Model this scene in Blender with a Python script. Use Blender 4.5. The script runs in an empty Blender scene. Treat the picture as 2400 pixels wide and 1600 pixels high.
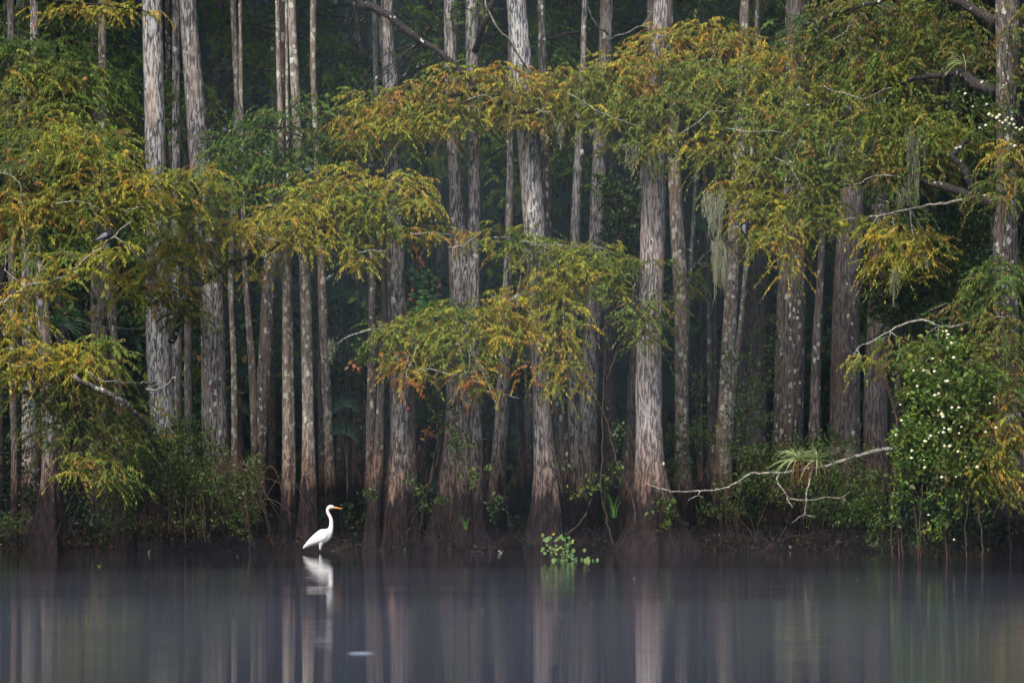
import bpy, math
import numpy as np
from mathutils import Vector

# ------------------------------------------------------------------ camera, world, sun, exposure
SC = bpy.context.scene
COL = SC.collection
CAM_H, PXM, D0, HOR = 1.5, 144.0, 60.0, 1075.0      # camera height, photo pixels per metre at 60 m, horizon row

cam_data = bpy.data.cameras.new("camera")
cam = bpy.data.objects.new("camera", cam_data)
COL.objects.link(cam)
cam.location = (0, 0, CAM_H)
cam.rotation_euler = (math.radians(90), 0, 0)
cam_data.sensor_width = 36.0
cam_data.lens = 36.0 * D0 / (2400.0 / PXM)
cam_data.shift_y = (HOR - 800.0) / 2400.0
cam_data.clip_start = 0.5
cam_data.clip_end = 1500
cam_data.dof.use_dof = True
cam_data.dof.focus_distance = 59.5
cam_data.dof.aperture_fstop = 2.4
SC.camera = cam

SUN_EL, SUN_AZ = 50.0, 205.0          # soft sky light from behind the camera, a little to its left
world = bpy.data.worlds.new("World")
SC.world = world
world.use_nodes = True
wn = world.node_tree
wn.nodes.clear()
w_out = wn.nodes.new("ShaderNodeOutputWorld")
w_bg = wn.nodes.new("ShaderNodeBackground")
w_sky = wn.nodes.new("ShaderNodeTexSky")
w_sky.sky_type = 'NISHITA'
w_sky.sun_disc = False
w_sky.sun_elevation = math.radians(SUN_EL)
w_sky.sun_rotation = math.radians(SUN_AZ)
w_sky.air_density = 1.0
w_sky.dust_density = 4.0
w_sky.ozone_density = 1.0
w_bg.inputs["Strength"].default_value = 0.10
wn.links.new(w_sky.outputs[0], w_bg.inputs["Color"])
wn.links.new(w_bg.outputs[0], w_out.inputs["Surface"])

sun_data = bpy.data.lights.new("sun", 'SUN')
sun_data.energy = 1.5
sun_data.angle = math.radians(25)
sun_data.color = (1.0, 0.97, 0.93)
sun = bpy.data.objects.new("sun", sun_data)
COL.objects.link(sun)
az, el = math.radians(SUN_AZ), math.radians(SUN_EL)
to_sun = Vector((math.sin(az) * math.cos(el), math.cos(az) * math.cos(el), math.sin(el)))
sun.rotation_euler = (-to_sun).to_track_quat('-Z', 'Y').to_euler()

SC.view_settings.view_transform = 'Standard'
SC.view_settings.look = 'None'
SC.view_settings.gamma = 1.0
SC.view_settings.exposure = 1.10
SC.render.engine = 'CYCLES'
SC.cycles.use_denoising = True
SC.cycles.max_bounces = 6
SC.cycles.diffuse_bounces = 3
SC.cycles.glossy_bounces = 3
SC.cycles.transmission_bounces = 3
SC.cycles.volume_bounces = 1
SC.cycles.transparent_max_bounces = 4

# ------------------------------------------------------------------ helpers
RNG = np.random.default_rng(7)
UP = np.array([0.0, 0.0, 1.0])


def at(px, py, Y):
    """A point of the photograph placed at its real distance Y (metres)."""
    s = Y / D0 / PXM
    return np.array([(px - 1200.0) * s, Y, CAM_H + (HOR - py) * s])


def water_y(py):
    """Distance at which row py of the photograph meets the water."""
    return CAM_H * D0 * PXM / (py - HOR)


def make_mesh(name, V, faces, colors=None, smooth=False):
    """faces: list of int arrays (each n x 3 or n x 4)."""
    V = np.asarray(V, dtype=np.float32)
    me = bpy.data.meshes.new(name)
    faces = [np.asarray(f, dtype=np.int32) for f in faces if len(f)]
    loops = np.concatenate([f.ravel() for f in faces])
    totals = np.concatenate([np.full(len(f), f.shape[1], np.int32) for f in faces])
    starts = np.concatenate([[0], np.cumsum(totals)[:-1]]).astype(np.int32)
    me.vertices.add(len(V))
    me.vertices.foreach_set("co", V.ravel())
    me.loops.add(len(loops))
    me.loops.foreach_set("vertex_index", loops)
    me.polygons.add(len(totals))
    me.polygons.foreach_set("loop_start", starts)
    me.polygons.foreach_set("loop_total", totals)
    if smooth:
        me.polygons.foreach_set("use_smooth", np.ones(len(totals), bool))
    if colors is not None:
        a = me.attributes.new("tint", 'FLOAT_COLOR', 'POINT')
        c = np.ones((len(V), 4), np.float32)
        c[:, :3] = colors
        a.data.foreach_set("color", c.ravel())
    me.update(calc_edges=True)
    me.validate()
    return me


def obj(name, me, mat=None, parent=None, loc=None):
    o = bpy.data.objects.new(name, me)
    COL.objects.link(o)
    if mat is not None and me is not None and not me.materials:
        me.materials.append(mat)
    if loc is not None:
        o.location = [float(v) for v in loc]
    if parent is not None:
        o.parent = parent
    return o


def tag(o, label=None, cat=None, group=None, kind=None):
    if label:
        o["label"] = label
    if cat:
        o["category"] = cat
    if group:
        o["group"] = group
    if kind:
        o["kind"] = kind
    return o


def empty(name, loc, label, cat, group=None):
    e = bpy.data.objects.new(name, None)
    COL.objects.link(e)
    e.location = [float(v) for v in loc]
    e.empty_display_size = 0.2
    return tag(e, label, cat, group)


class MB:
    """Collects pieces of one mesh."""

    def __init__(self):
        self.V, self.F4, self.F3, self.C, self.n = [], [], [], [], 0

    def add(self, V, f4=None, f3=None, col=None):
        V = np.asarray(V, float).reshape(-1, 3)
        if f4 is not None and len(f4):
            self.F4.append(np.asarray(f4, int) + self.n)
        if f3 is not None and len(f3):
            self.F3.append(np.asarray(f3, int) + self.n)
        self.V.append(V)
        if col is not None:
            self.C.append(np.broadcast_to(np.asarray(col, float), (len(V), 3)))
        self.n += len(V)

    def tube(self, pts, rad, segs=6, wob=0.0, rng=RNG, col=None):
        pts = np.asarray(pts, float)
        n = len(pts)
        rad = np.interp(np.linspace(0, 1, n), np.linspace(0, 1, len(np.atleast_1d(rad))), np.atleast_1d(rad))
        t = np.gradient(pts, axis=0)
        t /= np.linalg.norm(t, axis=1)[:, None] + 1e-9
        ref = np.where(np.abs(t[:, 2:3]) > 0.9, np.array([[1.0, 0, 0]]), UP[None])
        a = np.cross(t, ref)
        a /= np.linalg.norm(a, axis=1)[:, None] + 1e-9
        b = np.cross(t, a)
        th = np.linspace(0, 2 * math.pi, segs, endpoint=False)
        rr = rad[:, None] * (1 + wob * rng.uniform(-1, 1, (n, segs)))
        V = pts[:, None] + rr[..., None] * (np.cos(th)[None, :, None] * a[:, None] + np.sin(th)[None, :, None] * b[:, None])
        V = V.reshape(-1, 3)
        i = np.arange(n - 1)[:, None] * segs + np.arange(segs)[None]
        j = np.arange(n - 1)[:, None] * segs + (np.arange(segs)[None] + 1) % segs
        f4 = np.stack([i, j, j + segs, i + segs], -1).reshape(-1, 4)
        cap0 = np.array([[0, k + 1, k] for k in range(1, segs - 1)])
        cap1 = np.array([[0, k, k + 1] for k in range(1, segs - 1)]) + (n - 1) * segs
        self.add(V, f4, np.concatenate([cap0, cap1]), col)

    def build(self, name, mat, parent=None, loc=None, smooth=False, origin=None):
        V = np.concatenate(self.V)
        if origin is not None:
            V = V - np.asarray(origin)[None]
        F = []
        if self.F4:
            F.append(np.concatenate(self.F4))
        if self.F3:
            F.append(np.concatenate(self.F3))
        C = np.concatenate(self.C) if self.C else None
        return obj(name, make_mesh(name, V, F, C, smooth), mat, parent, loc)


def smooth_path(P, n):
    """Catmull-Rom through the rows of P (any number of columns), n samples."""
    P = np.asarray(P, float)
    if len(P) == 2:
        return P[0] + (P[1] - P[0]) * np.linspace(0, 1, n)[:, None]
    Q = np.vstack([2 * P[0] - P[1], P, 2 * P[-1] - P[-2]])
    seg = np.linalg.norm(np.diff(P[:, :3], axis=0), axis=1)
    s = np.concatenate([[0], np.cumsum(seg)])
    u = np.linspace(0, s[-1], n)
    k = np.clip(np.searchsorted(s, u, side='right') - 1, 0, len(P) - 2)
    t = ((u - s[k]) / (seg[k] + 1e-9))[:, None]
    p0, p1, p2, p3 = Q[k], Q[k + 1], Q[k + 2], Q[k + 3]
    return 0.5 * (2 * p1 + (p2 - p0) * t + (2 * p0 - 5 * p1 + 4 * p2 - p3) * t ** 2 + (3 * p1 - p0 - 3 * p2 + p3) * t ** 3)


def ground_z(x, y):
    """Riverbed, a low mud bank at about 61.5 m, and the swamp floor behind."""
    edge = 61.9 + 1.1 * np.sin(x * 0.9 + 1.0) + 0.6 * np.sin(x * 2.3) + 0.35 * np.sin(x * 5.1 + 2)
    d = y - edge
    h = np.where(d < 0, np.maximum(-1.3, 0.22 * d), 0.42 * (1 - np.exp(-np.maximum(d, 0) / 5.0)) + 0.003 * np.maximum(d, 0))
    return h + 0.05 * np.sin(x * 1.7 + y) * np.sin(y * 1.3)


# ------------------------------------------------------------------ materials
def nodes_of(name):
    m = bpy.data.materials.new(name)
    m.use_nodes = True
    nt = m.node_tree
    nt.nodes.clear()
    out = nt.nodes.new("ShaderNodeOutputMaterial")
    return m, nt, out


def N(nt, typ, **kw):
    n = nt.nodes.new(typ)
    for k, v in kw.items():
        if k.startswith("i_"):
            n.inputs[k[2:].replace("_", " ")].default_value = v
        else:
            setattr(n, k, v)
    return n


def mixc(nt, fac, a, b):
    m = nt.nodes.new("ShaderNodeMix")
    m.data_type = 'RGBA'
    for sock, v in ((m.inputs[0], fac), (m.inputs[6], a), (m.inputs[7], b)):
        if hasattr(v, "links"):
            nt.links.new(v, sock)
        elif isinstance(v, (int, float)):
            sock.default_value = v
        else:
            sock.default_value = (*v, 1.0)
    return m.outputs[2]


def ramp(nt, src, p0, p1, v0=0.0, v1=1.0):
    r = nt.nodes.new("ShaderNodeMapRange")
    r.inputs[1].default_value, r.inputs[2].default_value = p0, p1
    r.inputs[3].default_value, r.inputs[4].default_value = v0, v1
    nt.links.new(src, r.inputs[0])
    return r.outputs[0]


def mathn(nt, op, a, b):
    m = nt.nodes.new("ShaderNodeMath")
    m.operation = op
    for sock, v in ((m.inputs[0], a), (m.inputs[1], b)):
        if hasattr(v, "links"):
            nt.links.new(v, sock)
        else:
            sock.default_value = v
    return m.outputs[0]


def bark(name, ridge, crevice, lichen=0.3, spot=9.0, dark=0.3, stain=True, vscale=0.17, fine=34.0, smax=0.40):
    """Stringy cypress bark: vertical ridges, dark blotches, pale lichen spots, brown high-water stain."""
    m, nt, out = nodes_of(name)
    L = nt.links.new
    tc = N(nt, "ShaderNodeTexCoord")
    oi = N(nt, "ShaderNodeObjectInfo")
    off = N(nt, "ShaderNodeVectorMath", operation='SCALE')
    comb = N(nt, "ShaderNodeCombineXYZ")
    for k in range(3):
        L(oi.outputs["Random"], comb.inputs[k])
    L(comb.outputs[0], off.inputs[0])
    off.inputs[3].default_value = 40.0
    add = N(nt, "ShaderNodeVectorMath", operation='ADD')
    L(tc.outputs["Object"], add.inputs[0])
    L(off.outputs[0], add.inputs[1])
    mp = N(nt, "ShaderNodeMapping")
    mp.inputs["Scale"].default_value = (1, 1, vscale)
    L(add.outputs[0], mp.inputs["Vector"])
    n1 = N(nt, "ShaderNodeTexNoise", i_Scale=fine, i_Detail=4.0, i_Roughness=0.6, i_Distortion=0.5)
    L(mp.outputs[0], n1.inputs["Vector"])
    streak = ramp(nt, n1.outputs[0], 0.45, 0.56)
    n2 = N(nt, "ShaderNodeTexNoise", i_Scale=1.6, i_Detail=5.0, i_Roughness=0.65)
    L(add.outputs[0], n2.inputs["Vector"])
    c = mixc(nt, streak, crevice, ridge)
    n2b = N(nt, "ShaderNodeTexNoise", i_Scale=7.0, i_Detail=4.0, i_Roughness=0.7)
    L(add.outputs[0], n2b.inputs["Vector"])
    blot = mathn(nt, 'MULTIPLY', ramp(nt, n2.outputs[0], 0.50, 0.62), ramp(nt, n2b.outputs[0], 0.40, 0.55))
    c = mixc(nt, mathn(nt, 'MULTIPLY', blot, dark), c, tuple(0.55 * v for v in crevice))
    # warm weathered inner bark in places
    n3 = N(nt, "ShaderNodeTexNoise", i_Scale=2.3, i_Detail=2.0)
    mp3 = N(nt, "ShaderNodeMapping")
    mp3.inputs["Scale"].default_value = (2.2, 2.2, 0.35)
    L(add.outputs[0], mp3.inputs["Vector"])
    L(mp3.outputs[0], n3.inputs["Vector"])
    warm = mathn(nt, 'MULTIPLY', ramp(nt, n3.outputs[0], 0.52, 0.66), 0.45)
    c = mixc(nt, warm, c, (ridge[0] * 0.85, ridge[1] * 0.66, ridge[2] * 0.52))
    # lichen spots
    vo = N(nt, "ShaderNodeTexVoronoi", i_Scale=spot, i_Randomness=1.0)
    mpv = N(nt, "ShaderNodeMapping")
    mpv.inputs["Scale"].default_value = (1, 1, 0.62)
    nv = N(nt, "ShaderNodeTexNoise", i_Scale=22.0, i_Detail=3.0)
    L(add.outputs[0], nv.inputs["Vector"])
    L(add.outputs[0], mpv.inputs["Vector"])
    L(mpv.outputs[0], vo.inputs["Vector"])
    sep = N(nt, "ShaderNodeSeparateColor")
    L(vo.outputs["Color"], sep.inputs[0])
    size = ramp(nt, sep.outputs[0], 1.0 - lichen, 1.0, -0.06, smax)
    d = mathn(nt, 'ADD', vo.outputs["Distance"], ramp(nt, nv.outputs[0], 0.3, 0.7, -0.22, 0.22))
    sp = N(nt, "ShaderNodeMath", operation='LESS_THAN')
    L(d, sp.inputs[0])
    L(size, sp.inputs[1])
    lich = mixc(nt, sep.outputs[1], (0.62, 0.60, 0.52), (0.42, 0.44, 0.36))
    c = mixc(nt, mathn(nt, 'MULTIPLY', sp.outputs[0], 0.9), c, lich)
    if stain:
        geo = N(nt, "ShaderNodeNewGeometry")
        sx = N(nt, "ShaderNodeSeparateXYZ")
        L(geo.outputs["Position"], sx.inputs[0])
        mps = N(nt, "ShaderNodeMapping")
        mps.inputs["Scale"].default_value = (5, 5, 0.6)
        L(add.outputs[0], mps.inputs["Vector"])
        ns = N(nt, "ShaderNodeTexNoise", i_Scale=1.6, i_Detail=4.0)
        L(mps.outputs[0], ns.inputs["Vector"])
        zz = mathn(nt, 'ADD', sx.outputs[2], ramp(nt, ns.outputs[0], 0.25, 0.75, -0.32, 0.32))
        brown = mixc(nt, streak, (0.035, 0.021, 0.017), (0.20, 0.11, 0.07))
        c = mixc(nt, ramp(nt, zz, 2.1, 1.1, 0.0, 0.85), c, brown)
        wet = mixc(nt, streak, (0.005, 0.004, 0.005), (0.032, 0.018, 0.016))
        c = mixc(nt, ramp(nt, zz, 1.10, 0.86), c, wet)
    b = N(nt, "ShaderNodeBsdfPrincipled", i_Roughness=0.92)
    b.inputs["Specular IOR Level"].default_value = 0.25
    L(c, b.inputs["Base Color"])
    bp = N(nt, "ShaderNodeBump", i_Strength=0.85, i_Distance=0.035)
    L(n1.outputs[0], bp.inputs["Height"])
    L(bp.outputs[0], b.inputs["Normal"])
    L(b.outputs[0], out.inputs["Surface"])
    return m


def leafmat(name, gloss=0.5, trans=0.35, fixed=None):
    m, nt, out = nodes_of(name)
    L = nt.links.new
    if fixed is None:
        a = N(nt, "ShaderNodeAttribute", attribute_name="tint")
        col = a.outputs["Color"]
    else:
        rgb = N(nt, "ShaderNodeRGB")
        rgb.outputs[0].default_value = (*fixed, 1)
        col = rgb.outputs[0]
    b = N(nt, "ShaderNodeBsdfPrincipled", i_Roughness=gloss)
    b.inputs["Specular IOR Level"].default_value = 0.3
    L(col, b.inputs["Base Color"])
    t = N(nt, "ShaderNodeBsdfTranslucent")
    L(col, t.inputs["Color"])
    mx = N(nt, "ShaderNodeMixShader", i_Fac=trans)
    L(b.outputs[0], mx.inputs[1])
    L(t.outputs[0], mx.inputs[2])
    L(mx.outputs[0], out.inputs["Surface"])
    return m


def plain(name, c0, c1, scale=8.0, rough=0.8, spec=0.3, bump=0.0):
    m, nt, out = nodes_of(name)
    L = nt.links.new
    tc = N(nt, "ShaderNodeTexCoord")
    n = N(nt, "ShaderNodeTexNoise", i_Scale=scale, i_Detail=4.0, i_Roughness=0.65)
    L(tc.outputs["Object"], n.inputs["Vector"])
    c = mixc(nt, ramp(nt, n.outputs[0], 0.35, 0.65), c0, c1)
    b = N(nt, "ShaderNodeBsdfPrincipled", i_Roughness=rough)
    b.inputs["Specular IOR Level"].default_value = spec
    L(c, b.inputs["Base Color"])
    if bump:
        bp = N(nt, "ShaderNodeBump", i_Strength=0.7, i_Distance=bump)
        L(n.outputs[0], bp.inputs["Height"])
        L(bp.outputs[0], b.inputs["Normal"])
    L(b.outputs[0], out.inputs["Surface"])
    return m


M = {
    "pale": bark("bark_pale", (0.54, 0.525, 0.515), (0.075, 0.075, 0.08), lichen=0.06, spot=9, dark=0.35),
    "grey": bark("bark_grey", (0.34, 0.32, 0.305), (0.05, 0.048, 0.05), lichen=0.25, spot=13, dark=0.55),
    "pink": bark("bark_pink", (0.43, 0.385, 0.37), (0.10, 0.09, 0.086), lichen=0.08, spot=10, dark=0.3, fine=32),
    "lichen": bark("bark_lichen", (0.20, 0.175, 0.155), (0.055, 0.048, 0.044), lichen=0.6, spot=13, dark=0.5, smax=0.5),
    "spotted": bark("bark_spotted", (0.34, 0.29, 0.245), (0.115, 0.095, 0.08), lichen=0.9, spot=14, dark=0.45, smax=0.62),
    "dark": bark("bark_dark", (0.13, 0.12, 0.115), (0.036, 0.033, 0.033), lichen=0.16, spot=9, dark=0.6),
    "red": bark("bark_red", (0.19, 0.158, 0.148), (0.055, 0.047, 0.046), lichen=0.10, spot=9, dark=0.4),
    "deep": bark("bark_deep", (0.06, 0.053, 0.052), (0.022, 0.02, 0.021), lichen=0.07, spot=7, dark=0.6),
    "limb": bark("bark_limb", (0.06, 0.05, 0.045), (0.02, 0.018, 0.018), lichen=0.42, spot=14, dark=0.7, stain=False, vscale=0.6),
    "twig": bark("bark_twig", (0.42, 0.42, 0.37), (0.12, 0.11, 0.09), lichen=0.75, spot=22, dark=0.2, stain=False, vscale=0.7),
    "brownstem": plain("brown_stem", (0.03, 0.019, 0.015), (0.11, 0.065, 0.048), 12, bump=0.004),
    "leaf": leafmat("cypress_leaf", 0.6, 0.38),
    "broad": leafmat("broad_leaf", 0.42, 0.30),
    "moss": leafmat("moss_strand", 0.9, 0.25),
    "white": plain("white_feather", (0.66, 0.65, 0.635), (0.80, 0.795, 0.79), 40, 0.75, 0.2, 0.002),
    "beak": plain("orange_beak", (0.75, 0.30, 0.03), (0.85, 0.40, 0.05), 20, 0.4, 0.4),
    "black": plain("black_skin", (0.012, 0.012, 0.014), (0.03, 0.03, 0.032), 20, 0.6, 0.3),
    "blackf": plain("black_feather", (0.006, 0.007, 0.011), (0.016, 0.017, 0.024), 25, 0.7, 0.2),
    "silver": plain("silver_feather", (0.06, 0.065, 0.085), (0.26, 0.26, 0.31), 60, 0.6, 0.3),
    "flower": plain("cream_flower", (0.80, 0.74, 0.42), (0.90, 0.88, 0.72), 60, 0.8, 0.2),
    "glint": plain("painted_glint", (0.30, 0.38, 0.50), (0.48, 0.56, 0.68), 60, 0.5, 0.4),  # pale blue colour that paints a sky glint on the water
}


def ground_material():
    m, nt, out = nodes_of("swamp_floor")
    L = nt.links.new
    tc = N(nt, "ShaderNodeTexCoord")
    n = N(nt, "ShaderNodeTexNoise", i_Scale=1.3, i_Detail=8.0, i_Roughness=0.7)
    n2 = N(nt, "ShaderNodeTexNoise", i_Scale=18.0, i_Detail=4.0, i_Roughness=0.7)
    L(tc.outputs["Object"], n.inputs["Vector"])
    L(tc.outputs["Object"], n2.inputs["Vector"])
    c = mixc(nt, ramp(nt, n.outputs[0], 0.4, 0.6), (0.010, 0.008, 0.007), (0.026, 0.018, 0.014))  # mud made darker than its own tone to paint in the bank's shadow
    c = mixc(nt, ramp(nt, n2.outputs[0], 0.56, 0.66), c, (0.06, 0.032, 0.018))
    b = N(nt, "ShaderNodeBsdfPrincipled", i_Roughness=1.0)
    b.inputs["Specular IOR Level"].default_value = 0.05
    L(c, b.inputs["Base Color"])
    bp = N(nt, "ShaderNodeBump", i_Strength=0.8, i_Distance=0.05)
    L(n2.outputs[0], bp.inputs["Height"])
    L(bp.outputs[0], b.inputs["Normal"])
    L(b.outputs[0], out.inputs["Surface"])
    return m


def water_material():
    m, nt, out = nodes_of("river_water")
    L = nt.links.new
    tc = N(nt, "ShaderNodeTexCoord")
    mp = N(nt, "ShaderNodeMapping")
    mp.inputs["Scale"].default_value = (0.07, 1.0, 1.0)
    L(tc.outputs["Object"], mp.inputs["Vector"])
    n = N(nt, "ShaderNodeTexNoise", i_Scale=3.4, i_Detail=4.0, i_Roughness=0.6)
    L(mp.outputs[0], n.inputs["Vector"])
    b = N(nt, "ShaderNodeBsdfPrincipled", i_Roughness=0.012)
    b.inputs["Base Color"].default_value = (0.016, 0.015, 0.018, 1)
    b.inputs["IOR"].default_value = 1.333
    n2 = N(nt, "ShaderNodeTexNoise", i_Scale=0.22, i_Detail=3.0, i_Roughness=0.6)
    L(tc.outputs["Object"], n2.inputs["Vector"])
    n3 = N(nt, "ShaderNodeTexNoise", i_Scale=11.0, i_Detail=2.0, i_Roughness=0.5)
    L(mp.outputs[0], n3.inputs["Vector"])
    hgt = mathn(nt, 'ADD', n.outputs[0], mathn(nt, 'MULTIPLY', n3.outputs[0], 0.28))
    bp = N(nt, "ShaderNodeBump", i_Distance=0.0060)
    L(ramp(nt, n2.outputs[0], 0.42, 0.66, 0.25, 1.0), bp.inputs["Strength"])
    L(hgt, bp.inputs["Height"])
    L(bp.outputs[0], b.inputs["Normal"])
    L(b.outputs[0], out.inputs["Surface"])
    return m


# ------------------------------------------------------------------ setting: swamp floor and river
def grid_sheet(name, xs, ys, zf, mat):
    X, Y = np.meshgrid(xs, ys, indexing='ij')
    V = np.stack([X, Y, zf(X, Y)], -1).reshape(-1, 3)
    ny = len(ys)
    i = (np.arange(len(xs) - 1)[:, None] * ny + np.arange(ny - 1)[None]).ravel()
    F = np.stack([i, i + ny, i + ny + 1, i + 1], -1)
    o = obj(name, make_mesh(name, V, [F], smooth=True), mat)
    return tag(o, kind="structure")


gx = np.concatenate([np.linspace(-400, -16, 30), np.linspace(-15.7, 15.7, 160), np.linspace(16, 400, 30)])
gy = np.concatenate([np.linspace(-60, 54, 30), np.linspace(54.3, 72, 90), np.linspace(73, 140, 60), np.linspace(150, 900, 20)])
tag(grid_sheet("swamp_ground", gx, gy, ground_z, ground_material()), "dark muddy swamp floor with leaf litter, darkened further for shade under the trees")
wx = np.linspace(-400, 400, 41)
wy = np.concatenate([np.linspace(-60, 150, 60)])
tag(grid_sheet("river_water", wx, wy, lambda x, y: 0 * x, water_material()), "still dark river water reflecting the trunks")

# ------------------------------------------------------------------ foliage builders
COLS = {
    "gold": (0.53, 0.385, 0.045), "yel": (0.385, 0.38, 0.04), "olive": (0.21, 0.24, 0.034), "grn": (0.12, 0.215, 0.034),
    "dgrn": (0.05, 0.10, 0.022), "rust": (0.46, 0.21, 0.045), "red": (0.44, 0.11, 0.04), "brn": (0.20, 0.13, 0.04),
    "teal": (0.04, 0.09, 0.05),
}
PALS = {
    "gold": [("gold", 3.4), ("yel", 4), ("olive", 2.6), ("grn", 1.4), ("rust", 1.1)],
    "yolv": [("yel", 3), ("olive", 4), ("gold", 0.8), ("grn", 3.5), ("rust", 0.5), ("brn", 0.5)],
    "olive": [("olive", 4.5), ("yel", 1.2), ("grn", 4), ("dgrn", 1), ("brn", 1), ("rust", 0.5)],
    "rust": [("rust", 2.4), ("gold", 1.8), ("olive", 3.4), ("yel", 2), ("grn", 1.5), ("brn", 1.4), ("red", 0.15)],
    "green": [("grn", 5), ("olive", 2.5), ("dgrn", 2)],
    "dark": [("dgrn", 5), ("grn", 3), ("olive", 1), ("brn", 0.5)],
    "dolv": [("olive", 2.2), ("brn", 2.6), ("dgrn", 3), ("grn", 1.5), ("rust", 0.3)],
    "deep": [("dgrn", 4), ("teal", 4), ("brn", 0.6)],
    "red": [("red", 2), ("rust", 4), ("gold", 1)],
}


def pal_colors(pal, n, rng, clump=None):
    names, w = zip(*PALS[pal])
    w = np.array(w) / sum(w)
    base = np.array([COLS[k] for k in names])
    idx = rng.choice(len(names), n, p=w)
    c = base[idx]
    c = c * rng.uniform(0.75, 1.25, (n, 1)) * rng.uniform(0.93, 1.07, (n, 3))
    return c


def blades(P, D, Wd, length, width, col, rng, droop=0.5):
    """Bent two-segment leaf blades: P base, D direction, Wd width direction."""
    n = len(P)
    length = np.broadcast_to(length, (n,))[:, None]
    width = np.broadcast_to(width, (n,))[:, None]
    D2 = D.copy()
    D2[:, 2] -= droop
    D2 /= np.linalg.norm(D2, axis=1)[:, None] + 1e-9
    mid = P + D * length * 0.5
    tip = mid + D2 * length * 0.5
    h = Wd * width * 0.5
    V = np.stack([P - h * 0.35, P + h * 0.35, mid + h, mid - h, tip + h * 0.15, tip - h * 0.15], 1).reshape(-1, 3)
    b = np.arange(n)[:, None] * 6
    F = np.concatenate([b + np.array([0, 1, 2, 3]), b + np.array([3, 2, 4, 5])])
    C = np.repeat(col, 6, axis=0)
    return V, F, C


def slips(P, D, Wd, length, width, col, droop=0.7):
    """One bent lozenge for each tiny spray."""
    n = len(P)
    length, width = length[:, None], width[:, None]
    D2 = D.copy()
    D2[:, 2] -= droop
    D2 /= np.linalg.norm(D2, axis=1)[:, None] + 1e-9
    mid = P + D * length * 0.45
    h = Wd * width * 0.62
    V = np.stack([P, mid + h, mid + D2 * length * 0.55, mid - h], 1).reshape(-1, 3)
    return V, np.arange(4 * n).reshape(-1, 4), np.repeat(col, 4, axis=0)


def unit(v):
    return v / (np.linalg.norm(v, axis=-1, keepdims=True) + 1e-9)


def cypress_fill(fb, tb, ell, rng, anchor=None, dens=150.0, spray=0.052, droop=0.8):
    """Fill one photograph ellipse (cx, cy, rx, ry, Y, dY, palette) with arching twigs carrying feathery drooping sprays."""
    cx, cy, rx, ry, Y, dY, pal = ell[:7]
    k = ell[7] if len(ell) > 7 else 1.0
    s = Y / D0 / PXM
    c = at(cx, cy, Y)
    R = np.array([1.08 * rx * s, dY, 1.28 * ry * s])
    nt = int(max(6, math.pi * R[0] * R[2] * dens * k))
    u = unit(rng.normal(0, 1, (nt, 3))) * (rng.uniform(0, 1, (nt, 1)) ** 0.42) * rng.uniform(0.8, 1.2, (nt, 1))
    # loose horizontal tiers
    tiers = max(1, int(round(2 * R[2] / 0.30)))
    zt = (np.floor((u[:, 2] * 0.5 + 0.5) * tiers) + 0.5) / tiers * 2 - 1
    u[:, 2] = 0.22 * zt + 0.78 * u[:, 2] + 0.12 * np.sin(u[:, 0] * 5 + cx)
    P0 = c + u * R
    ang = rng.uniform(0, 2 * math.pi, nt)
    D = np.stack([np.cos(ang) + 0.9 * u[:, 0], 0.8 * np.sin(ang) - 0.25, rng.uniform(-0.22, 0.42, nt)], 1)
    D = unit(D)
    Lt = rng.uniform(0.20, 0.56, nt) * min(1.0, 0.50 + R[2] * 1.2)
    ns = 34
    t = np.linspace(0.05, 1.0, ns)[None, :, None]
    sag = np.zeros((nt, 1, 3))
    sag[..., 2] = -rng.uniform(0.15, 1.25, nt)[:, None]
    pts = P0[:, None] + D[:, None] * (Lt[:, None, None] * t) + sag * (Lt[:, None, None] * t ** 2)
    side = unit(np.cross(D, UP[None]))
    sgn = np.where(np.arange(ns) % 2 == 0, 1.0, -1.0)[None, :, None]
    sd = unit(0.8 * sgn * side[:, None] + 0.75 * D[:, None] + np.array([0, 0, -0.15]) + rng.normal(0, 0.28, (nt, ns, 3)))
    P = pts.reshape(-1, 3)
    SDv = sd.reshape(-1, 3)
    n = len(P)
    SDv[:, 2] -= droop * rng.uniform(0.2, 2.2, n)
    SDv = unit(SDv)
    Wd = unit(np.cross(SDv, UP[None] + rng.normal(0, 0.5, (n, 3))))
    ln = spray * rng.uniform(0.5, 1.6, n)
    tc = pal_colors(pal, nt, rng)
    lc = pal_colors(pal, n, rng)
    col = 0.65 * np.repeat(tc, ns, axis=0) + 0.35 * lc
    V, F, C = slips(P, SDv, Wd, ln, ln * rng.uniform(0.19, 0.31, n), col)
    fb.add(V, F, col=C)
    # secondary branches holding the twigs
    if tb is not None and anchor is not None:
        nb = max(2, int(nt / 45))
        for i in rng.choice(nt, nb, replace=False):
            a = anchor[np.argmin(np.linalg.norm((anchor - P0[i]) * np.array([1, 0.6, 1.3]), axis=1))]
            e = pts[i, -1]
            mid = 0.5 * (a + e) + np.array([0, 0, 0.10 * np.linalg.norm(e - a)])
            q = smooth_path(np.array([a, mid, P0[i], e]), 7)
            tb.tube(q, [0.012, 0.004], 4, 0.1, rng)


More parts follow.
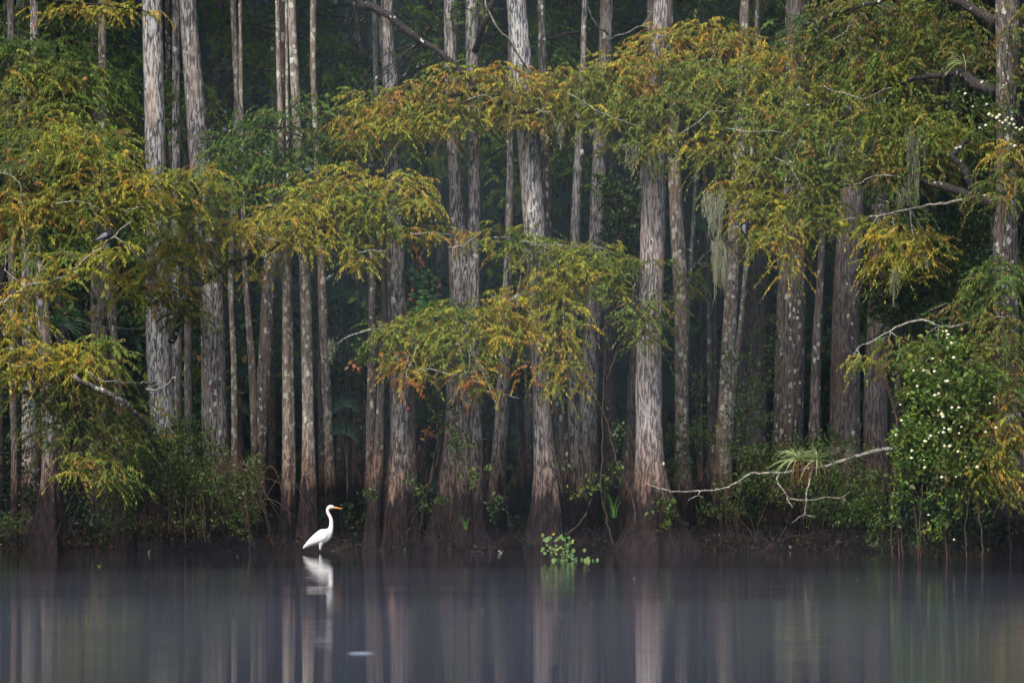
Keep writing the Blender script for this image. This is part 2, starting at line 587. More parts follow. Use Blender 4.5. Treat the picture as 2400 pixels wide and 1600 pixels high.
def broad_fill(fb, ell, rng, dens=520.0, size=0.055, tone=1.0):
    """Fill an ellipse with small broad leaves in loose clumps."""
    cx, cy, rx, ry, Y, dY, pal = ell[:7]
    k = ell[7] if len(ell) > 7 else 1.0
    s = Y / D0 / PXM
    c = at(cx, cy, Y)
    R = np.array([rx * s, dY, ry * s])
    n = int(math.pi * R[0] * R[2] * dens * k * 3.2)
    nc = max(5, n // 14)
    u = unit(rng.normal(0, 1, (nc, 3))) * (rng.uniform(0, 1, (nc, 1)) ** 0.42) * rng.uniform(0.8, 1.2, (nc, 1))
    ci = rng.integers(0, nc, n)
    P = c + u[ci] * R + rng.normal(0, 0.055, (n, 3))
    D = unit(rng.normal(0, 1, (n, 3)) + np.array([0, -0.5, -0.25]))
    Wd = unit(np.cross(D, rng.normal(0, 1, (n, 3)) + np.array([0, 0, 1.5])))
    ln = size * rng.uniform(0.6, 1.35, n)
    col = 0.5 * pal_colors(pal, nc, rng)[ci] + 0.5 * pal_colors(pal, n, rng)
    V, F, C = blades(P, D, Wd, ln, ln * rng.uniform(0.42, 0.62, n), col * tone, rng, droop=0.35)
    fb.add(V, F, col=C)
    return c + u * R


# ------------------------------------------------------------------ trees
def trunk_mesh(path, rng, segs=30, lobes=7, flare=1.0, step=0.14):
    """path rows: x, y, z, r (base first). Fluted, slightly irregular trunk."""
    path = np.asarray(path, float)
    L = np.sum(np.linalg.norm(np.diff(path[:, :3], axis=0), axis=1))
    n = int(max(12, L / step))
    P = smooth_path(path, n)
    P[:, 3] = np.maximum(P[:, 3], 0.02)
    th = np.linspace(0, 2 * math.pi, segs, endpoint=False)
    z = P[:, 2]
    base = np.exp(-np.maximum(z, 0) / 0.75)[:, None] * flare
    ph = rng.uniform(0, 6.28, 6)
    tw = 0.12 * z[:, None]
    f = 0.5 * np.cos(lobes * th[None] + ph[0] + tw) + 0.32 * np.cos((lobes + 4) * th[None] + ph[1] - tw) + 0.3 * np.cos(3 * th[None] + ph[2]) + 0.22 * np.cos((2 * lobes + 3) * th[None] + ph[4])
    f2 = 0.5 * np.cos(5 * th[None] + ph[3] + 0.25 * z[:, None]) + 0.4 * np.cos(2 * th[None] + ph[4] - 0.15 * z[:, None]) + 0.35 * np.cos(13 * th[None] + ph[5] + 0.4 * z[:, None])
    k = 1 + 0.30 * base * f + 0.045 * f2 + 0.012 * rng.uniform(-1, 1, (n, segs))
    rr = P[:, 3:4] * k
    V = np.zeros((n, segs, 3))
    V[..., 0] = P[:, 0:1] + rr * np.cos(th)
    V[..., 1] = P[:, 1:2] + rr * np.sin(th)
    V[..., 2] = P[:, 2:3]
    i = np.arange(n - 1)[:, None] * segs + np.arange(segs)[None]
    j = np.arange(n - 1)[:, None] * segs + (np.arange(segs)[None] + 1) % segs
    F = np.stack([i, j, j + segs, i + segs], -1).reshape(-1, 4)
    cap = np.array([[0, q, q + 1] for q in range(1, segs - 1)]) + (n - 1) * segs
    return V.reshape(-1, 3), F, cap


def trunk_path(pts, Y, top=16.0, root=True):
    """Photograph points (px, py, width px) -> rows x, y, z, r, base first, run on up to the crown."""
    s = Y / D0 / PXM
    rows = []
    for px, py, w in pts:
        p = at(px, py, Y)
        rows.append([p[0], Y, p[2], 0.5 * w * s])
    rows.sort(key=lambda r: r[2])
    b = rows[0]
    gz = float(ground_z(np.array(b[0]), np.array(Y)))
    if root and b[2] > gz - 0.05:
        # carry the trunk down to the floor it stands on
        dx = 0.0 if len(rows) < 2 else (rows[0][0] - rows[1][0]) / max(0.3, rows[1][2] - rows[0][2])
        h = b[2] - gz
        rows.insert(0, [b[0] + dx * h * 0.5, Y, gz - 0.15, b[3] * (1.0 + 0.22 * min(h, 1.5))])
    t, q = rows[-1], rows[-2]
    if t[2] < top - 1:
        dx = (t[0] - q[0]) / max(0.4, t[2] - q[2])
        for f in (0.35, 0.7, 1.0):
            h = (top - t[2]) * f
            rows.append([t[0] + 0.5 * dx * h, Y + 0.1 * f, t[2] + h, max(0.02, t[3] * (1 - 0.6 * f))])
    return np.array(rows)


def crown_mesh(mb, c, R, n, size, pal, rng, tone=1.0):
    u = rng.normal(0, 0.48, (n, 3))
    r = np.linalg.norm(u, axis=1)
    u = np.where(r[:, None] > 1.1, u / r[:, None], u)
    P = c + u * R
    D = unit(rng.normal(0, 1, (n, 3)) + np.array([0, 0, -0.4]))
    Wd = unit(np.cross(D, rng.normal(0, 1, (n, 3)) + UP))
    ln = size * rng.uniform(0.6, 1.4, n)
    V, F, C = slips(P, D, Wd, ln, ln * 0.52, pal_colors(pal, n, rng) * tone, 0.5)
    mb.add(V, F, col=C)


TREES = {}


def tree(key, label, pts, Y, mat, name="cypress_tree", top=16.0, lobes=7, flare=1.0, crown=True, group=None, segs=30, limbs=(), cat="tree", crown_pal="green"):
    rng = np.random.default_rng(sum(map(ord, key)) * 13 + 5)
    path = trunk_path(pts, Y, top)
    base = path[0, :3].copy()
    base[2] = max(base[2], 0.0)
    e = empty(name, base, label, cat, group)
    V, F, cap = trunk_mesh(path, rng, segs, lobes, flare)
    obj("trunk", make_mesh("trunk", V - base, [F, cap], smooth=True), M[mat], e)
    if crown:
        mb = MB()
        topv = path[-1, :3]
        zc = max(12.4, topv[2] - 1.2)
        crown_mesh(mb, np.array([topv[0], topv[1] + 0.6, zc]), np.array([2.2, 2.4, 1.9]), 420, 0.38, crown_pal, rng)
        mb.build("crown", M["leaf"], e, origin=base)
    TREES[key] = (e, base, path, rng)
    return e


def limb(key, path, r0, r1, ells=(), mat="limb", dens=150.0, spray=0.052, droop=0.8, segs=7, seedo=0, radii=None):
    """A limb (photograph points px, py, Y) of a tree with its foliage as a sub-part."""
    e, base, tp, _ = TREES[key]
    rng = np.random.default_rng(int(sum(abs(v) for p in path for v in p)) + seedo)
    P = np.array([at(*p) for p in path])
    n = max(8, int(np.sum(np.linalg.norm(np.diff(P, axis=0), axis=1)) / 0.12))
    Q = smooth_path(P, n)
    Q += rng.normal(0, 0.012, Q.shape)
    tb = MB()
    tb.tube(Q, radii or [r0, 0.65 * r0 + 0.35 * r1, r1], segs, 0.16, rng)
    fb = MB()
    for el in ells:
        cypress_fill(fb, tb, el, rng, anchor=Q, dens=dens, spray=spray, droop=droop)
    o = tb.build("limb", M[mat], e, origin=base, smooth=True)
    if ells:
        f = fb.build("foliage", M["leaf"], o, origin=base)
        f["kind"] = "stuff"
    return o

# ------------------------------------------------------------------ the trees in the photograph
T = [
    # key, label, [(px, py, width)...], distance, bark, options
    ("A", "tall silvery cypress trunk at left with leafy boughs across its middle", [(356, 0, 46), (360, 180, 48), (364, 350, 49), (367, 540, 48), (371, 800, 58), (388, 1050, 64), (396, 1180, 80), (400, 1285, 120)], 61.8, "pale", {}),
    ("B", "tall pale cypress right beside the silvery one, leaning a little left at the top", [(440, 0, 37), (455, 200, 44), (470, 400, 48), (494, 650, 56), (499, 800, 54), (503, 1000, 60), (510, 1120, 64), (514, 1200, 84), (516, 1285, 120)], 61.3, "grey", {}),
    ("C", "slim dark lichen-flecked trunk just right of the two pale left cypresses, near the top edge", [(518, 0, 14), (510, 150, 17), (505, 300, 24), (514, 650, 28), (520, 900, 30), (524, 1150, 36)], 72, "lichen", dict(lobes=5, segs=16)),
    ("D", "wavy thin lichen-spotted trunk, narrowest one beside the leaning pale cypress", [(546, 0, 14), (556, 220, 16), (554, 310, 16), (541, 640, 13), (548, 850, 14), (550, 1030, 16), (552, 1200, 24)], 64.5, "spotted", dict(lobes=5, segs=16)),
    ("E", "thin spotted sapling trunk between the wavy thin trunk and the dark leaning one", [(566, 300, 9), (574, 630, 12), (590, 850, 17), (596, 1030, 16), (598, 1150, 18), (600, 1260, 28)], 62.5, "spotted", dict(lobes=5, segs=16)),
    ("F", "dark trunk with lichen down its right edge, left of the three slim trunks", [(655, 300, 24), (634, 600, 30), (621, 850, 32), (611, 1030, 30), (606, 1150, 34)], 65.5, "lichen", dict(lobes=5, segs=20)),
    ("G", "leftmost of the three slim spotted trunks behind the white egret", [(650, 0, 10), (655, 220, 12), (664, 430, 16), (671, 580, 20), (672, 850, 22), (673, 1026, 24), (672, 1160, 28), (668, 1275, 40)], 60.9, "spotted", dict(lobes=6, segs=22, flare=0.8)),
    ("G2", "very thin trunk pressed against the right side of the leftmost spotted trunk", [(676, 500, 8), (685, 900, 10), (689, 1150, 12), (690, 1250, 16)], 61.8, "spotted", dict(lobes=4, segs=12, crown=False)),
    ("H", "middle one of the three slim spotted trunks, rising right behind the egret's back", [(683, 0, 18), (690, 175, 20), (696, 300, 21), (704, 460, 24), (713, 580, 26), (720, 850, 27), (723, 1026, 29), (724, 1160, 42), (720, 1280, 62)], 60.7, "spotted", dict(lobes=6, segs=24, flare=0.8)),
    ("I", "rightmost of the three slim spotted trunks, directly above the egret's head", [(734, 0, 14), (734, 175, 13), (739, 300, 13), (746, 500, 17), (751, 580, 18), (762, 850, 21), (770, 1026, 21), (775, 1160, 30), (777, 1240, 36)], 62.4, "spotted", dict(lobes=6, segs=22, flare=0.8)),
    ("K", "broad brown trunk standing back in the shade between the egret and the central cypress", [(850, 300, 26), (850, 500, 27), (852, 710, 29), (846, 920, 36), (845, 1100, 44)], 84, "red", dict(segs=20)),
    ("L", "thin broken snag leaning right near the top, left of the central cypress", [(822, -60, 8), (828, 0, 9), (840, 80, 10), (852, 150, 10), (858, 200, 11), (866, 300, 12), (872, 600, 16), (870, 900, 20), (866, 1150, 24)], 67, "lichen", dict(lobes=4, segs=12, crown=False, top=9.5)),
    ("M", "large pale central cypress with a round white scar and broad orange-brown buttress", [(908, 0, 30), (905, 80, 31), (914, 175, 36), (921, 350, 41), (930, 700, 43), (937, 920, 48), (940, 1050, 54), (936, 1130, 72), (925, 1210, 96), (916, 1300, 128)], 60.8, "grey", dict(lobes=8, flare=1.25, segs=40)),
    ("N", "dark narrow trunk tight against the left of the scarred central cypress", [(886, 400, 14), (893, 560, 15), (900, 700, 16), (895, 880, 19), (888, 1050, 24), (878, 1180, 32), (872, 1290, 44)], 60.5, "dark", dict(lobes=5, segs=18)),
    ("O", "thick grey cypress right of the scarred one, on a wide dark flared foot", [(1055, 0, 30), (1058, 200, 31), (1064, 350, 32), (1070, 480, 34), (1080, 600, 60), (1089, 660, 74), (1090, 760, 76), (1088, 920, 84), (1084, 1050, 94), (1080, 1140, 114), (1076, 1220, 144), (1072, 1295, 180)], 61.2, "grey", dict(lobes=9, flare=1.35, segs=44)),
    ("P", "second stem rising along the right side of the thick grey cypress", [(1106, -20, 30), (1107, 150, 31), (1110, 300, 29), (1112, 480, 28), (1110, 600, 30), (1112, 800, 30), (1116, 1000, 30), (1118, 1130, 34), (1122, 1280, 50)], 60.9, "grey", dict(lobes=6, segs=24)),
    ("P2", "slim pale trunk with a brown foot, next right of the thick grey cypress", [(1196, 290, 14), (1194, 480, 17), (1188, 700, 22), (1180, 900, 30), (1172, 1030, 34), (1166, 1110, 38), (1162, 1200, 48)], 63.5, "grey", dict(lobes=6, segs=22)),
    ("Q", "tall pale cypress leaning left near the middle, thick to the top edge", [(1210, 0, 45), (1222, 140, 46), (1232, 280, 47), (1249, 490, 52), (1256, 605, 47), (1263, 780, 42), (1268, 920, 40), (1274, 1050, 50), (1282, 1120, 66), (1284, 1200, 84), (1284, 1295, 104)], 60.6, "pale", dict(lobes=7, segs=34)),
    ("R", "dark flecked trunk hard against the right of the leaning middle cypress", [(1283, 560, 22), (1296, 800, 28), (1306, 950, 34), (1312, 1080, 38), (1318, 1200, 58), (1320, 1290, 80)], 61.2, "lichen", dict(lobes=6, segs=24)),
    ("Tt", "slender grey trunk with one bright white knot, in the middle", [(1366, 150, 14), (1358, 300, 18), (1350, 490, 22), (1346, 620, 22), (1342, 800, 24), (1344, 950, 27), (1352, 1080, 32), (1362, 1200, 42)], 62.2, "grey", dict(lobes=6, segs=22)),
    ("S", "grey cypress between the white-knotted trunk and the bright pinkish one", [(1422, 0, 30), (1417, 140, 30), (1406, 350, 33), (1399, 510, 34), (1392, 710, 37), (1381, 885, 44), (1378, 1030, 44), (1380, 1120, 50)], 63.5, "grey", dict(segs=28)),
    ("V", "big bright pinkish cypress right of centre with a wide dark buttressed foot", [(1553, 0, 39), (1547, 100, 41), (1537, 300, 48), (1531, 535, 57), (1525, 745, 55), (1521, 885, 60), (1522, 1030, 62), (1526, 1120, 74), (1532, 1190, 102), (1537, 1250, 134), (1540, 1300, 172)], 60.3, "pink", dict(lobes=9, flare=1.3, segs=44)),
    ("W", "dark trunk half hidden behind the left side of the bright pinkish cypress", [(1514, 380, 26), (1498, 600, 26), (1488, 850, 28), (1480, 1000, 32), (1474, 1130, 46)], 62.5, "dark", dict(segs=20)),
    ("X", "brown-grey flecked trunk next right of the bright pinkish cypress", [(1574, 300, 26), (1580, 400, 29), (1586, 520, 32), (1596, 710, 34), (1597, 920, 31), (1600, 1080, 36), (1603, 1180, 50)], 64, "spotted", dict(segs=24)),
    ("X2", "very thin pale stem right beside the brown-grey flecked trunk", [(1630, 420, 9), (1624, 535, 10), (1615, 710, 9), (1608, 900, 10), (1606, 1120, 14)], 66, "lichen", dict(lobes=4, segs=12, crown=False)),
    ("X3", "thin reddish stem in the dark gap left of the forked trunk", [(1656, 500, 13), (1662, 780, 14), (1666, 1000, 16), (1668, 1120, 22)], 70, "red", dict(lobes=4, segs=14, crown=False)),
    ("Y", "forked trunk right of centre with moss hanging at its fork", [(1736, 300, 26), (1726, 450, 28), (1718, 600, 30), (1706, 850, 34), (1697, 1000, 36), (1695, 1100, 40), (1690, 1180, 54)], 63, "spotted", dict(segs=26)),
    ("Y2", "thin white-spotted stem crossing behind the forked trunk", [(1756, 520, 10), (1747, 640, 11), (1738, 740, 12), (1728, 830, 12), (1716, 960, 13), (1708, 1150, 18)], 63.6, "spotted", dict(lobes=4, segs=14, crown=False)),
    ("Y3", "wide dim reddish trunk in the shade right of the forked trunk", [(1776, 300, 36), (1774, 640, 42), (1772, 900, 46), (1770, 1120, 54)], 72, "red", dict(segs=22)),
    ("Z1", "stout dark grey trunk with one white spot, left of two stout trunks at right", [(1860, 380, 54), (1856, 560, 58), (1854, 700, 66), (1850, 850, 71), (1847, 1000, 71), (1845, 1090, 80)], 63.5, "lichen", dict(segs=30)),
    ("Z2", "slim speckled trunk between the two stout dark trunks at right", [(1932, 400, 15), (1925, 600, 17), (1915, 780, 21), (1910, 955, 26), (1908, 1120, 34)], 67, "lichen", dict(lobes=5, segs=16)),
    ("Z3", "stout reddish-brown trunk with white flecks, right one of two stout trunks at right", [(2004, 300, 56), (1999, 430, 58), (1995, 500, 59), (1988, 620, 62), (1983, 750, 65), (1981, 900, 69), (1981, 1050, 73), (1985, 1130, 80)], 62.8, "red", dict(segs=30)),
    ("Z4", "dim red-brown trunk behind the flowering vine, right of the stout reddish one", [(2064, 500, 44), (2060, 680, 48), (2052, 900, 54), (2051, 1050, 58), (2052, 1140, 66)], 65, "red", dict(segs=24)),
    ("AA", "near cypress at the right edge with heavy limbs reaching left", [(2361, 0, 56), (2361, 140, 52), (2357, 260, 46), (2360, 420, 50), (2356, 560, 58), (2362, 920, 60), (2372, 1150, 76), (2378, 1345, 120)], 56.5, "lichen", dict(segs=32)),
    ("BB", "thin brown trunk nearest the left edge, rising from dark water", [(26, 300, 18), (28, 560, 18), (30, 900, 17), (33, 1020, 15), (34, 1150, 17), (34, 1290, 22)], 61, "red", dict(lobes=5, segs=18)),
    ("CC", "grey trunk near the left edge standing on splayed forked roots", [(84, 300, 22), (92, 560, 25), (98, 700, 30), (107, 850, 34), (115, 1000, 35), (117, 1090, 38), (119, 1170, 56), (120, 1290, 98)], 60.9, "grey", dict(lobes=5, flare=1.7, segs=30)),
    ("DD", "leaning lichen-streaked trunk left of the silvery cypress", [(242, 350, 22), (246, 560, 23), (253, 650, 23), (263, 740, 21), (273, 850, 20), (280, 1000, 24), (286, 1160, 32), (290, 1285, 60)], 61.5, "lichen", dict(segs=22)),
    ("DD2", "wide dark trunk behind the leaning lichen-streaked one", [(232, 60, 42), (233, 260, 43), (233, 500, 44), (234, 700, 44), (238, 900, 46), (240, 1140, 56)], 70, "red", dict(segs=24)),
    ("EE", "brown trunk peeping out right of the silvery cypress's dark lower part", [(414, 640, 23), (415, 780, 24), (413, 950, 25), (416, 1150, 36)], 64, "grey", dict(segs=20)),
    ("FF", "plain dim trunk left of the leaning pale cypress", [(438, 560, 18), (441, 750, 19), (442, 950, 21), (444, 1150, 30)], 66, "dark", dict(segs=18)),
    ("GG", "dim trunk in the upper left corner behind dark green boughs", [(50, 0, 23), (56, 250, 24), (62, 500, 26), (66, 800, 28), (70, 1120, 40)], 67, "grey", dict(segs=20)),
    ("HH", "thin lichen trunk just behind the right edge of the silvery cypress", [(392, 0, 12), (396, 200, 14), (402, 350, 14), (404, 700, 16), (404, 1100, 22)], 68, "lichen", dict(lobes=5, segs=14, crown=False)),
    ("JJ", "pale trunk fragment high up right of the tallest foliage, near the top", [(1745, -20, 24), (1744, 80, 25), (1748, 300, 26), (1746, 700, 30), (1744, 1100, 40)], 82, "grey", dict(segs=18)),
    ("KK", "dim trunk at the top between the right foliage masses", [(1850, -20, 22), (1852, 100, 24), (1858, 400, 26), (1864, 800, 30), (1866, 1100, 40)], 78, "red", dict(segs=18)),
]
for key, label, pts, Y, mat, kw in T:
    tree(key, label, pts, Y, mat, **kw)
# off-frame neighbour on the left whose boughs hang into view
tree("LT", "cypress just beyond the left edge whose long boughs hang in over the water", [(-260, -100, 60), (-258, 300, 66), (-255, 700, 72), (-250, 1100, 90), (-248, 1310, 150)], 58.0, "grey", segs=24)

# round white scars and knots grown on particular trunks
def scar(key, px, py, w, h):
    e, base, path, rng = TREES[key]
    z = at(px, py, path[0, 1])[2]
    cx = np.interp(z, path[:, 2], path[:, 0])
    r = np.interp(z, path[:, 2], path[:, 3])
    Yt = path[0, 1]
    x = at(px, py, Yt)[0]
    dx = np.clip(x - cx, -0.85 * r, 0.85 * r)
    y = Yt - math.sqrt(max(1e-4, r * r - dx * dx)) - 0.004
    s = Yt / D0 / PXM
    mb = MB()
    n = 14
    th = np.linspace(0, 2 * math.pi, n, endpoint=False)
    rim = 1 + rng.uniform(-0.12, 0.12, n)
    rows = [[0, -0.02, 0]]
    for f, d in ((0.6, -0.022), (1.0, 0.012)):
        for k in range(n):
            lx, lz = f * rim[k] * 0.5 * w * s * math.cos(th[k]), f * rim[k] * 0.5 * h * s * math.sin(th[k])
            rows.append([lx, d + lx * lx / (2 * r), lz])
    f3 = [[0, 1 + (k + 1) % n, 1 + k] for k in range(n)]
    f4 = [[1 + k, 1 + (k + 1) % n, 1 + n + (k + 1) % n, 1 + n + k] for k in range(n)]
    mb.add(np.array(rows) + np.array([cx + dx, y, z]), f4, f3)
    mb.build("scar", SCAR, e, origin=base, smooth=True)


SCAR = plain("pale_scar", (0.42, 0.40, 0.34), (0.66, 0.63, 0.55), 30, 0.9, 0.2, 0.004)
for a in (("M", 923, 706, 16, 23), ("Tt", 1363, 358, 12, 17), ("Z1", 1866, 747, 11, 12), ("Z1", 1872, 898, 8, 9), ("Z3", 1985, 742, 6, 12), ("Z3", 1994, 760, 6, 8),
          ("Y", 1717, 698, 11, 14), ("Q", 1243, 498, 7, 9), ("V", 1556, 1087, 7, 10), ("R", 1345, 1064, 8, 14)):
    scar(*a)

# ------------------------------------------------------------------ limbs and foliage
Yl = 58.2
limb("LT", [(-250, 330, Yl), (-60, 385, Yl), (20, 405, Yl), (80, 415, Yl), (150, 422, Yl), (230, 436, Yl), (330, 440, Yl), (450, 425, 58.6)], 0.07, 0.012, [
    (100, 330, 150, 42, 58.6, 0.6, "olive"), (180, 345, 95, 42, 58.3, 0.5, "yolv"), (275, 335, 42, 36, 58.8, 0.5, "olive"), (60, 395, 110, 40, 58.2, 0.5, "dolv"),
    (205, 395, 105, 40, 58.2, 0.5, "yolv"), (330, 430, 80, 32, 58.3, 0.5, "gold"), (420, 415, 90, 28, 58.6, 0.5, "yolv"), (480, 425, 60, 35, 59, 0.4, "olive"), (80, 470, 130, 42, 58.2, 0.5, "rust"),
    (220, 480, 140, 40, 58.2, 0.5, "yolv"), (380, 480, 110, 30, 58.8, 0.4, "yolv"), (330, 515, 50, 22, 58.5, 0.4, "olive"), (110, 540, 130, 35, 58.3, 0.5, "olive"), (20, 500, 60, 50, 58.2, 0.5, "rust"),
    (470, 490, 70, 40, 59.2, 0.5, "olive")])
limb("LT", [(-250, 640, 57.6), (-30, 712, 57.6), (28, 694, 57.6), (70, 668, 57.6), (140, 655, 57.6), (190, 615, 57.6), (225, 590, 57.6), (262, 560, 57.6), (285, 535, 57.6), (308, 517, 57.6)], 0.035, 0.010, [
    (190, 595, 90, 20, 57.8, 0.3, "olive"), (170, 635, 70, 22, 57.6, 0.3, "yolv"), (270, 580, 42, 22, 57.5, 0.25, "gold"), (90, 665, 70, 25, 57.7, 0.3, "rust"), (30, 720, 55, 42, 57.7, 0.4, "rust"), (60, 600, 60, 30, 57.9, 0.3, "olive", 0.6)], mat="twig")
limb("LT", [(-250, 700, 57.5), (-20, 775, 57.5), (40, 800, 57.5), (75, 850, 57.5), (140, 850, 57.5), (230, 850, 57.5)], 0.05, 0.012, [
    (40, 760, 70, 28, 57.5, 0.4, "rust"), (50, 825, 85, 32, 57.4, 0.4, "gold"), (140, 825, 95, 28, 57.4, 0.4, "gold"), (190, 850, 75, 28, 57.4, 0.4, "gold"), (235, 825, 60, 38, 57.7, 0.4, "olive"), (60, 870, 80, 22, 57.6, 0.4, "yolv"),
    (130, 895, 130, 28, 57.8, 0.4, "dolv"), (250, 880, 50, 30, 57.8, 0.3, "dolv")])
limb("LT", [(-250, 830, 57.8), (0, 905, 57.8), (80, 930, 57.8), (150, 990, 57.8), (230, 1060, 57.8), (290, 1100, 57.8)], 0.04, 0.010, [
    (120, 940, 120, 32, 58.0, 0.5, "dark", 0.7), (215, 935, 75, 35, 58.0, 0.5, "dolv"), (170, 1000, 100, 40, 58.0, 0.5, "dolv", 0.8), (250, 1020, 80, 40, 58, 0.5, "dolv"), (172, 1090, 32, 30, 57.6, 0.3, "rust"), (235, 1085, 62, 32, 57.6, 0.3, "olive"),
    (270, 1130, 50, 25, 57.8, 0.3, "dolv"), (330, 980, 60, 50, 58.6, 0.4, "dolv", 0.7)], mat="brownstem")
limb("LT", [(-250, -30, 59), (40, -10, 59), (160, 5, 59), (330, 22, 59.4)], 0.04, 0.01, [(200, 16, 110, 20, 59.3, 0.4, "rust"), (300, 22, 60, 16, 59.5, 0.3, "gold", 0.8)])
limb("LT", [(-250, 150, 59), (-20, 215, 59.5), (130, 215, 59.8), (230, 190, 60), (310, 182, 60.2)], 0.05, 0.012, [
    (90, 120, 120, 34, 60, 0.6, "dark"), (60, 160, 110, 40, 59.8, 0.6, "olive"), (150, 175, 110, 32, 59.8, 0.6, "olive"), (235, 178, 75, 24, 60, 0.5, "dark"), (280, 205, 36, 26, 60.2, 0.4, "dark"),
    (70, 230, 120, 35, 59.6, 0.6, "olive"), (180, 222, 100, 26, 59.8, 0.5, "green"), (60, 285, 110, 32, 59.4, 0.6, "olive"), (150, 265, 60, 28, 59.4, 0.5, "olive"), (250, 262, 45, 30, 60, 0.4, "dolv", 0.7), (20, 120, 50, 40, 60, 0.4, "dark"), (255, 300, 55, 22, 59.4, 0.4, "olive", 0.8)])
limb("B", [(480, 330, 61), (560, 300, 60.2), (640, 300, 59.9), (740, 330, 59.8)], 0.03, 0.010, [
    (525, 345, 36, 40, 60.4, 0.4, "dark", 0.7), (580, 330, 65, 45, 60.0, 0.5, "dark", 0.8), (640, 275, 90, 34, 60, 0.5, "dark", 0.7), (690, 345, 90, 50, 60, 0.5, "dark", 0.8), (600, 400, 110, 40, 60, 0.5, "green", 0.8),
    (745, 240, 50, 30, 60.2, 0.4, "dark", 0.6), (700, 430, 60, 30, 60, 0.4, "green", 0.8), (560, 450, 70, 30, 60, 0.4, "olive", 0.8), (520, 400, 40, 50, 60.2, 0.4, "dark", 0.7), (430, 215, 50, 35, 63, 0.5, "dark", 0.6), (410, 300, 30, 30, 63, 0.4, "dark", 0.6), (650, 390, 60, 40, 60, 0.4, "dark", 0.7)])
limb("A", [(402, 800, 61.4), (432, 722, 60.9), (470, 668, 60.5), (532, 622, 60.1), (600, 592, 59.8), (680, 566, 59.5), (760, 522, 59.3), (845, 470, 59.3), (970, 440, 59.4)], 0.06, 0.016, [
    (800, 410, 90, 26, 59.5, 0.5, "gold"), (930, 430, 70, 32, 59.4, 0.5, "gold"), (740, 460, 90, 38, 59.4, 0.5, "yolv"), (870, 480, 130, 32, 59.3, 0.5, "yolv"), (680, 505, 100, 36, 59.3, 0.5, "gold"), (990, 475, 50, 22, 59.3, 0.4, "gold"),
    (570, 530, 110, 32, 59.4, 0.5, "gold"), (840, 525, 100, 26, 59.4, 0.5, "olive"), (700, 555, 90, 28, 59.3, 0.5, "gold"), (800, 560, 70, 22, 59.4, 0.4, "yolv"), (840, 595, 45, 26, 59.2, 0.4, "gold"), (1000, 545, 90, 20, 59.4, 0.4, "rust"), (920, 540, 60, 25, 59.4, 0.4, "yolv"),
    (455, 555, 90, 30, 59.6, 0.5, "olive"), (410, 600, 80, 34, 59.6, 0.5, "gold"), (350, 650, 70, 28, 59.6, 0.5, "gold"), (395, 695, 80, 28, 59.8, 0.5, "dolv"), (310, 690, 45, 22, 59.6, 0.4, "yolv"), (440, 735, 50, 20, 60, 0.4, "dolv"), (480, 590, 60, 30, 59.8, 0.4, "yolv"),
    (600, 640, 40, 22, 61, 0.4, "rust", 0.6), (350, 560, 40, 20, 60.2, 0.3, "green")], segs=8)
limb("A", [(385, 1075, 61.0), (352, 1020, 59.0), (322, 972, 57.6), (270, 930, 57.0), (220, 905, 56.9), (172, 880, 56.8)], 0.055, 0.035, mat="lichen", segs=9)
limb("A", [(366, 896, 61.3), (340, 898, 59), (300, 896, 57.4), (262, 893, 56.9), (228, 886, 56.8), (204, 868, 56.7)], 0.017, 0.008, mat="twig", segs=5)
limb("A", [(366, 906, 61.3), (345, 912, 58.2), (362, 914, 57.2), (385, 905, 56.9), (405, 888, 56.8), (415, 886, 56.7)], 0.026, 0.010, mat="twig", segs=5)
limb("A", [(345, 770, 61.4), (300, 770, 60.6), (240, 766, 60.3), (190, 752, 60.2), (150, 738, 60.1)], 0.012, 0.005, mat="twig", segs=5)
limb("A", [(380, 470, 61.3), (410, 455, 60.8), (445, 432, 60.4), (490, 422, 60.2)], 0.016, 0.006, mat="twig", segs=5)
limb("M", [(890, -260, 60.6), (840, -20, 60.2), (872, 18, 60.0), (910, 38, 59.9), (958, 78, 59.9), (1000, 104, 59.9), (1048, 136, 59.9), (1090, 175, 59.9), (1130, 225, 59.9), (1230, 260, 59.9), (1320, 270, 59.9)], 0.085, 0.02, [
    (845, 230, 40, 32, 60.2, 0.4, "yolv"), (880, 265, 70, 28, 60, 0.5, "gold"), (930, 235, 80, 28, 60, 0.5, "rust"), (1010, 225, 90, 38, 60, 0.5, "rust"), (1085, 190, 80, 35, 60, 0.5, "rust"), (1050, 275, 100, 34, 59.9, 0.5, "yolv"),
    (960, 295, 90, 30, 59.9, 0.5, "gold"), (820, 305, 70, 32, 60, 0.4, "rust"), (860, 335, 60, 24, 60, 0.4, "olive"), (1170, 185, 60, 35, 60, 0.5, "rust"), (1190, 245, 60, 32, 59.9, 0.5, "rust"), (1060, 160, 60, 25, 60.2, 0.4, "olive"),
    (1240, 205, 60, 30, 59.9, 0.5, "rust"), (1320, 190, 90, 36, 59.9, 0.5, "rust"), (1300, 265, 100, 32, 59.9, 0.5, "rust"), (1230, 280, 50, 18, 59.9, 0.4, "rust", 0.8), (760, 300, 30, 20, 60.2, 0.3, "gold", 0.7)], segs=8)
limb("Q", [(1236, 160, 60.4), (1190, 90, 60.0), (1150, 40, 59.8), (1120, -60, 59.8)], 0.018, 0.012, mat="twig", segs=5)
limb("P", [(1112, 120, 60.8), (1128, 70, 60.4), (1148, 30, 60.2), (1156, -40, 60.2)], 0.055, 0.04, [(1100, 30, 60, 28, 60.8, 0.5, "dark", 0.5)], segs=7)
limb("S", [(1424, 80, 63.3), (1400, 60, 62.6), (1370, 5, 62.4), (1350, -60, 62.4)], 0.02, 0.012, mat="twig", segs=5)
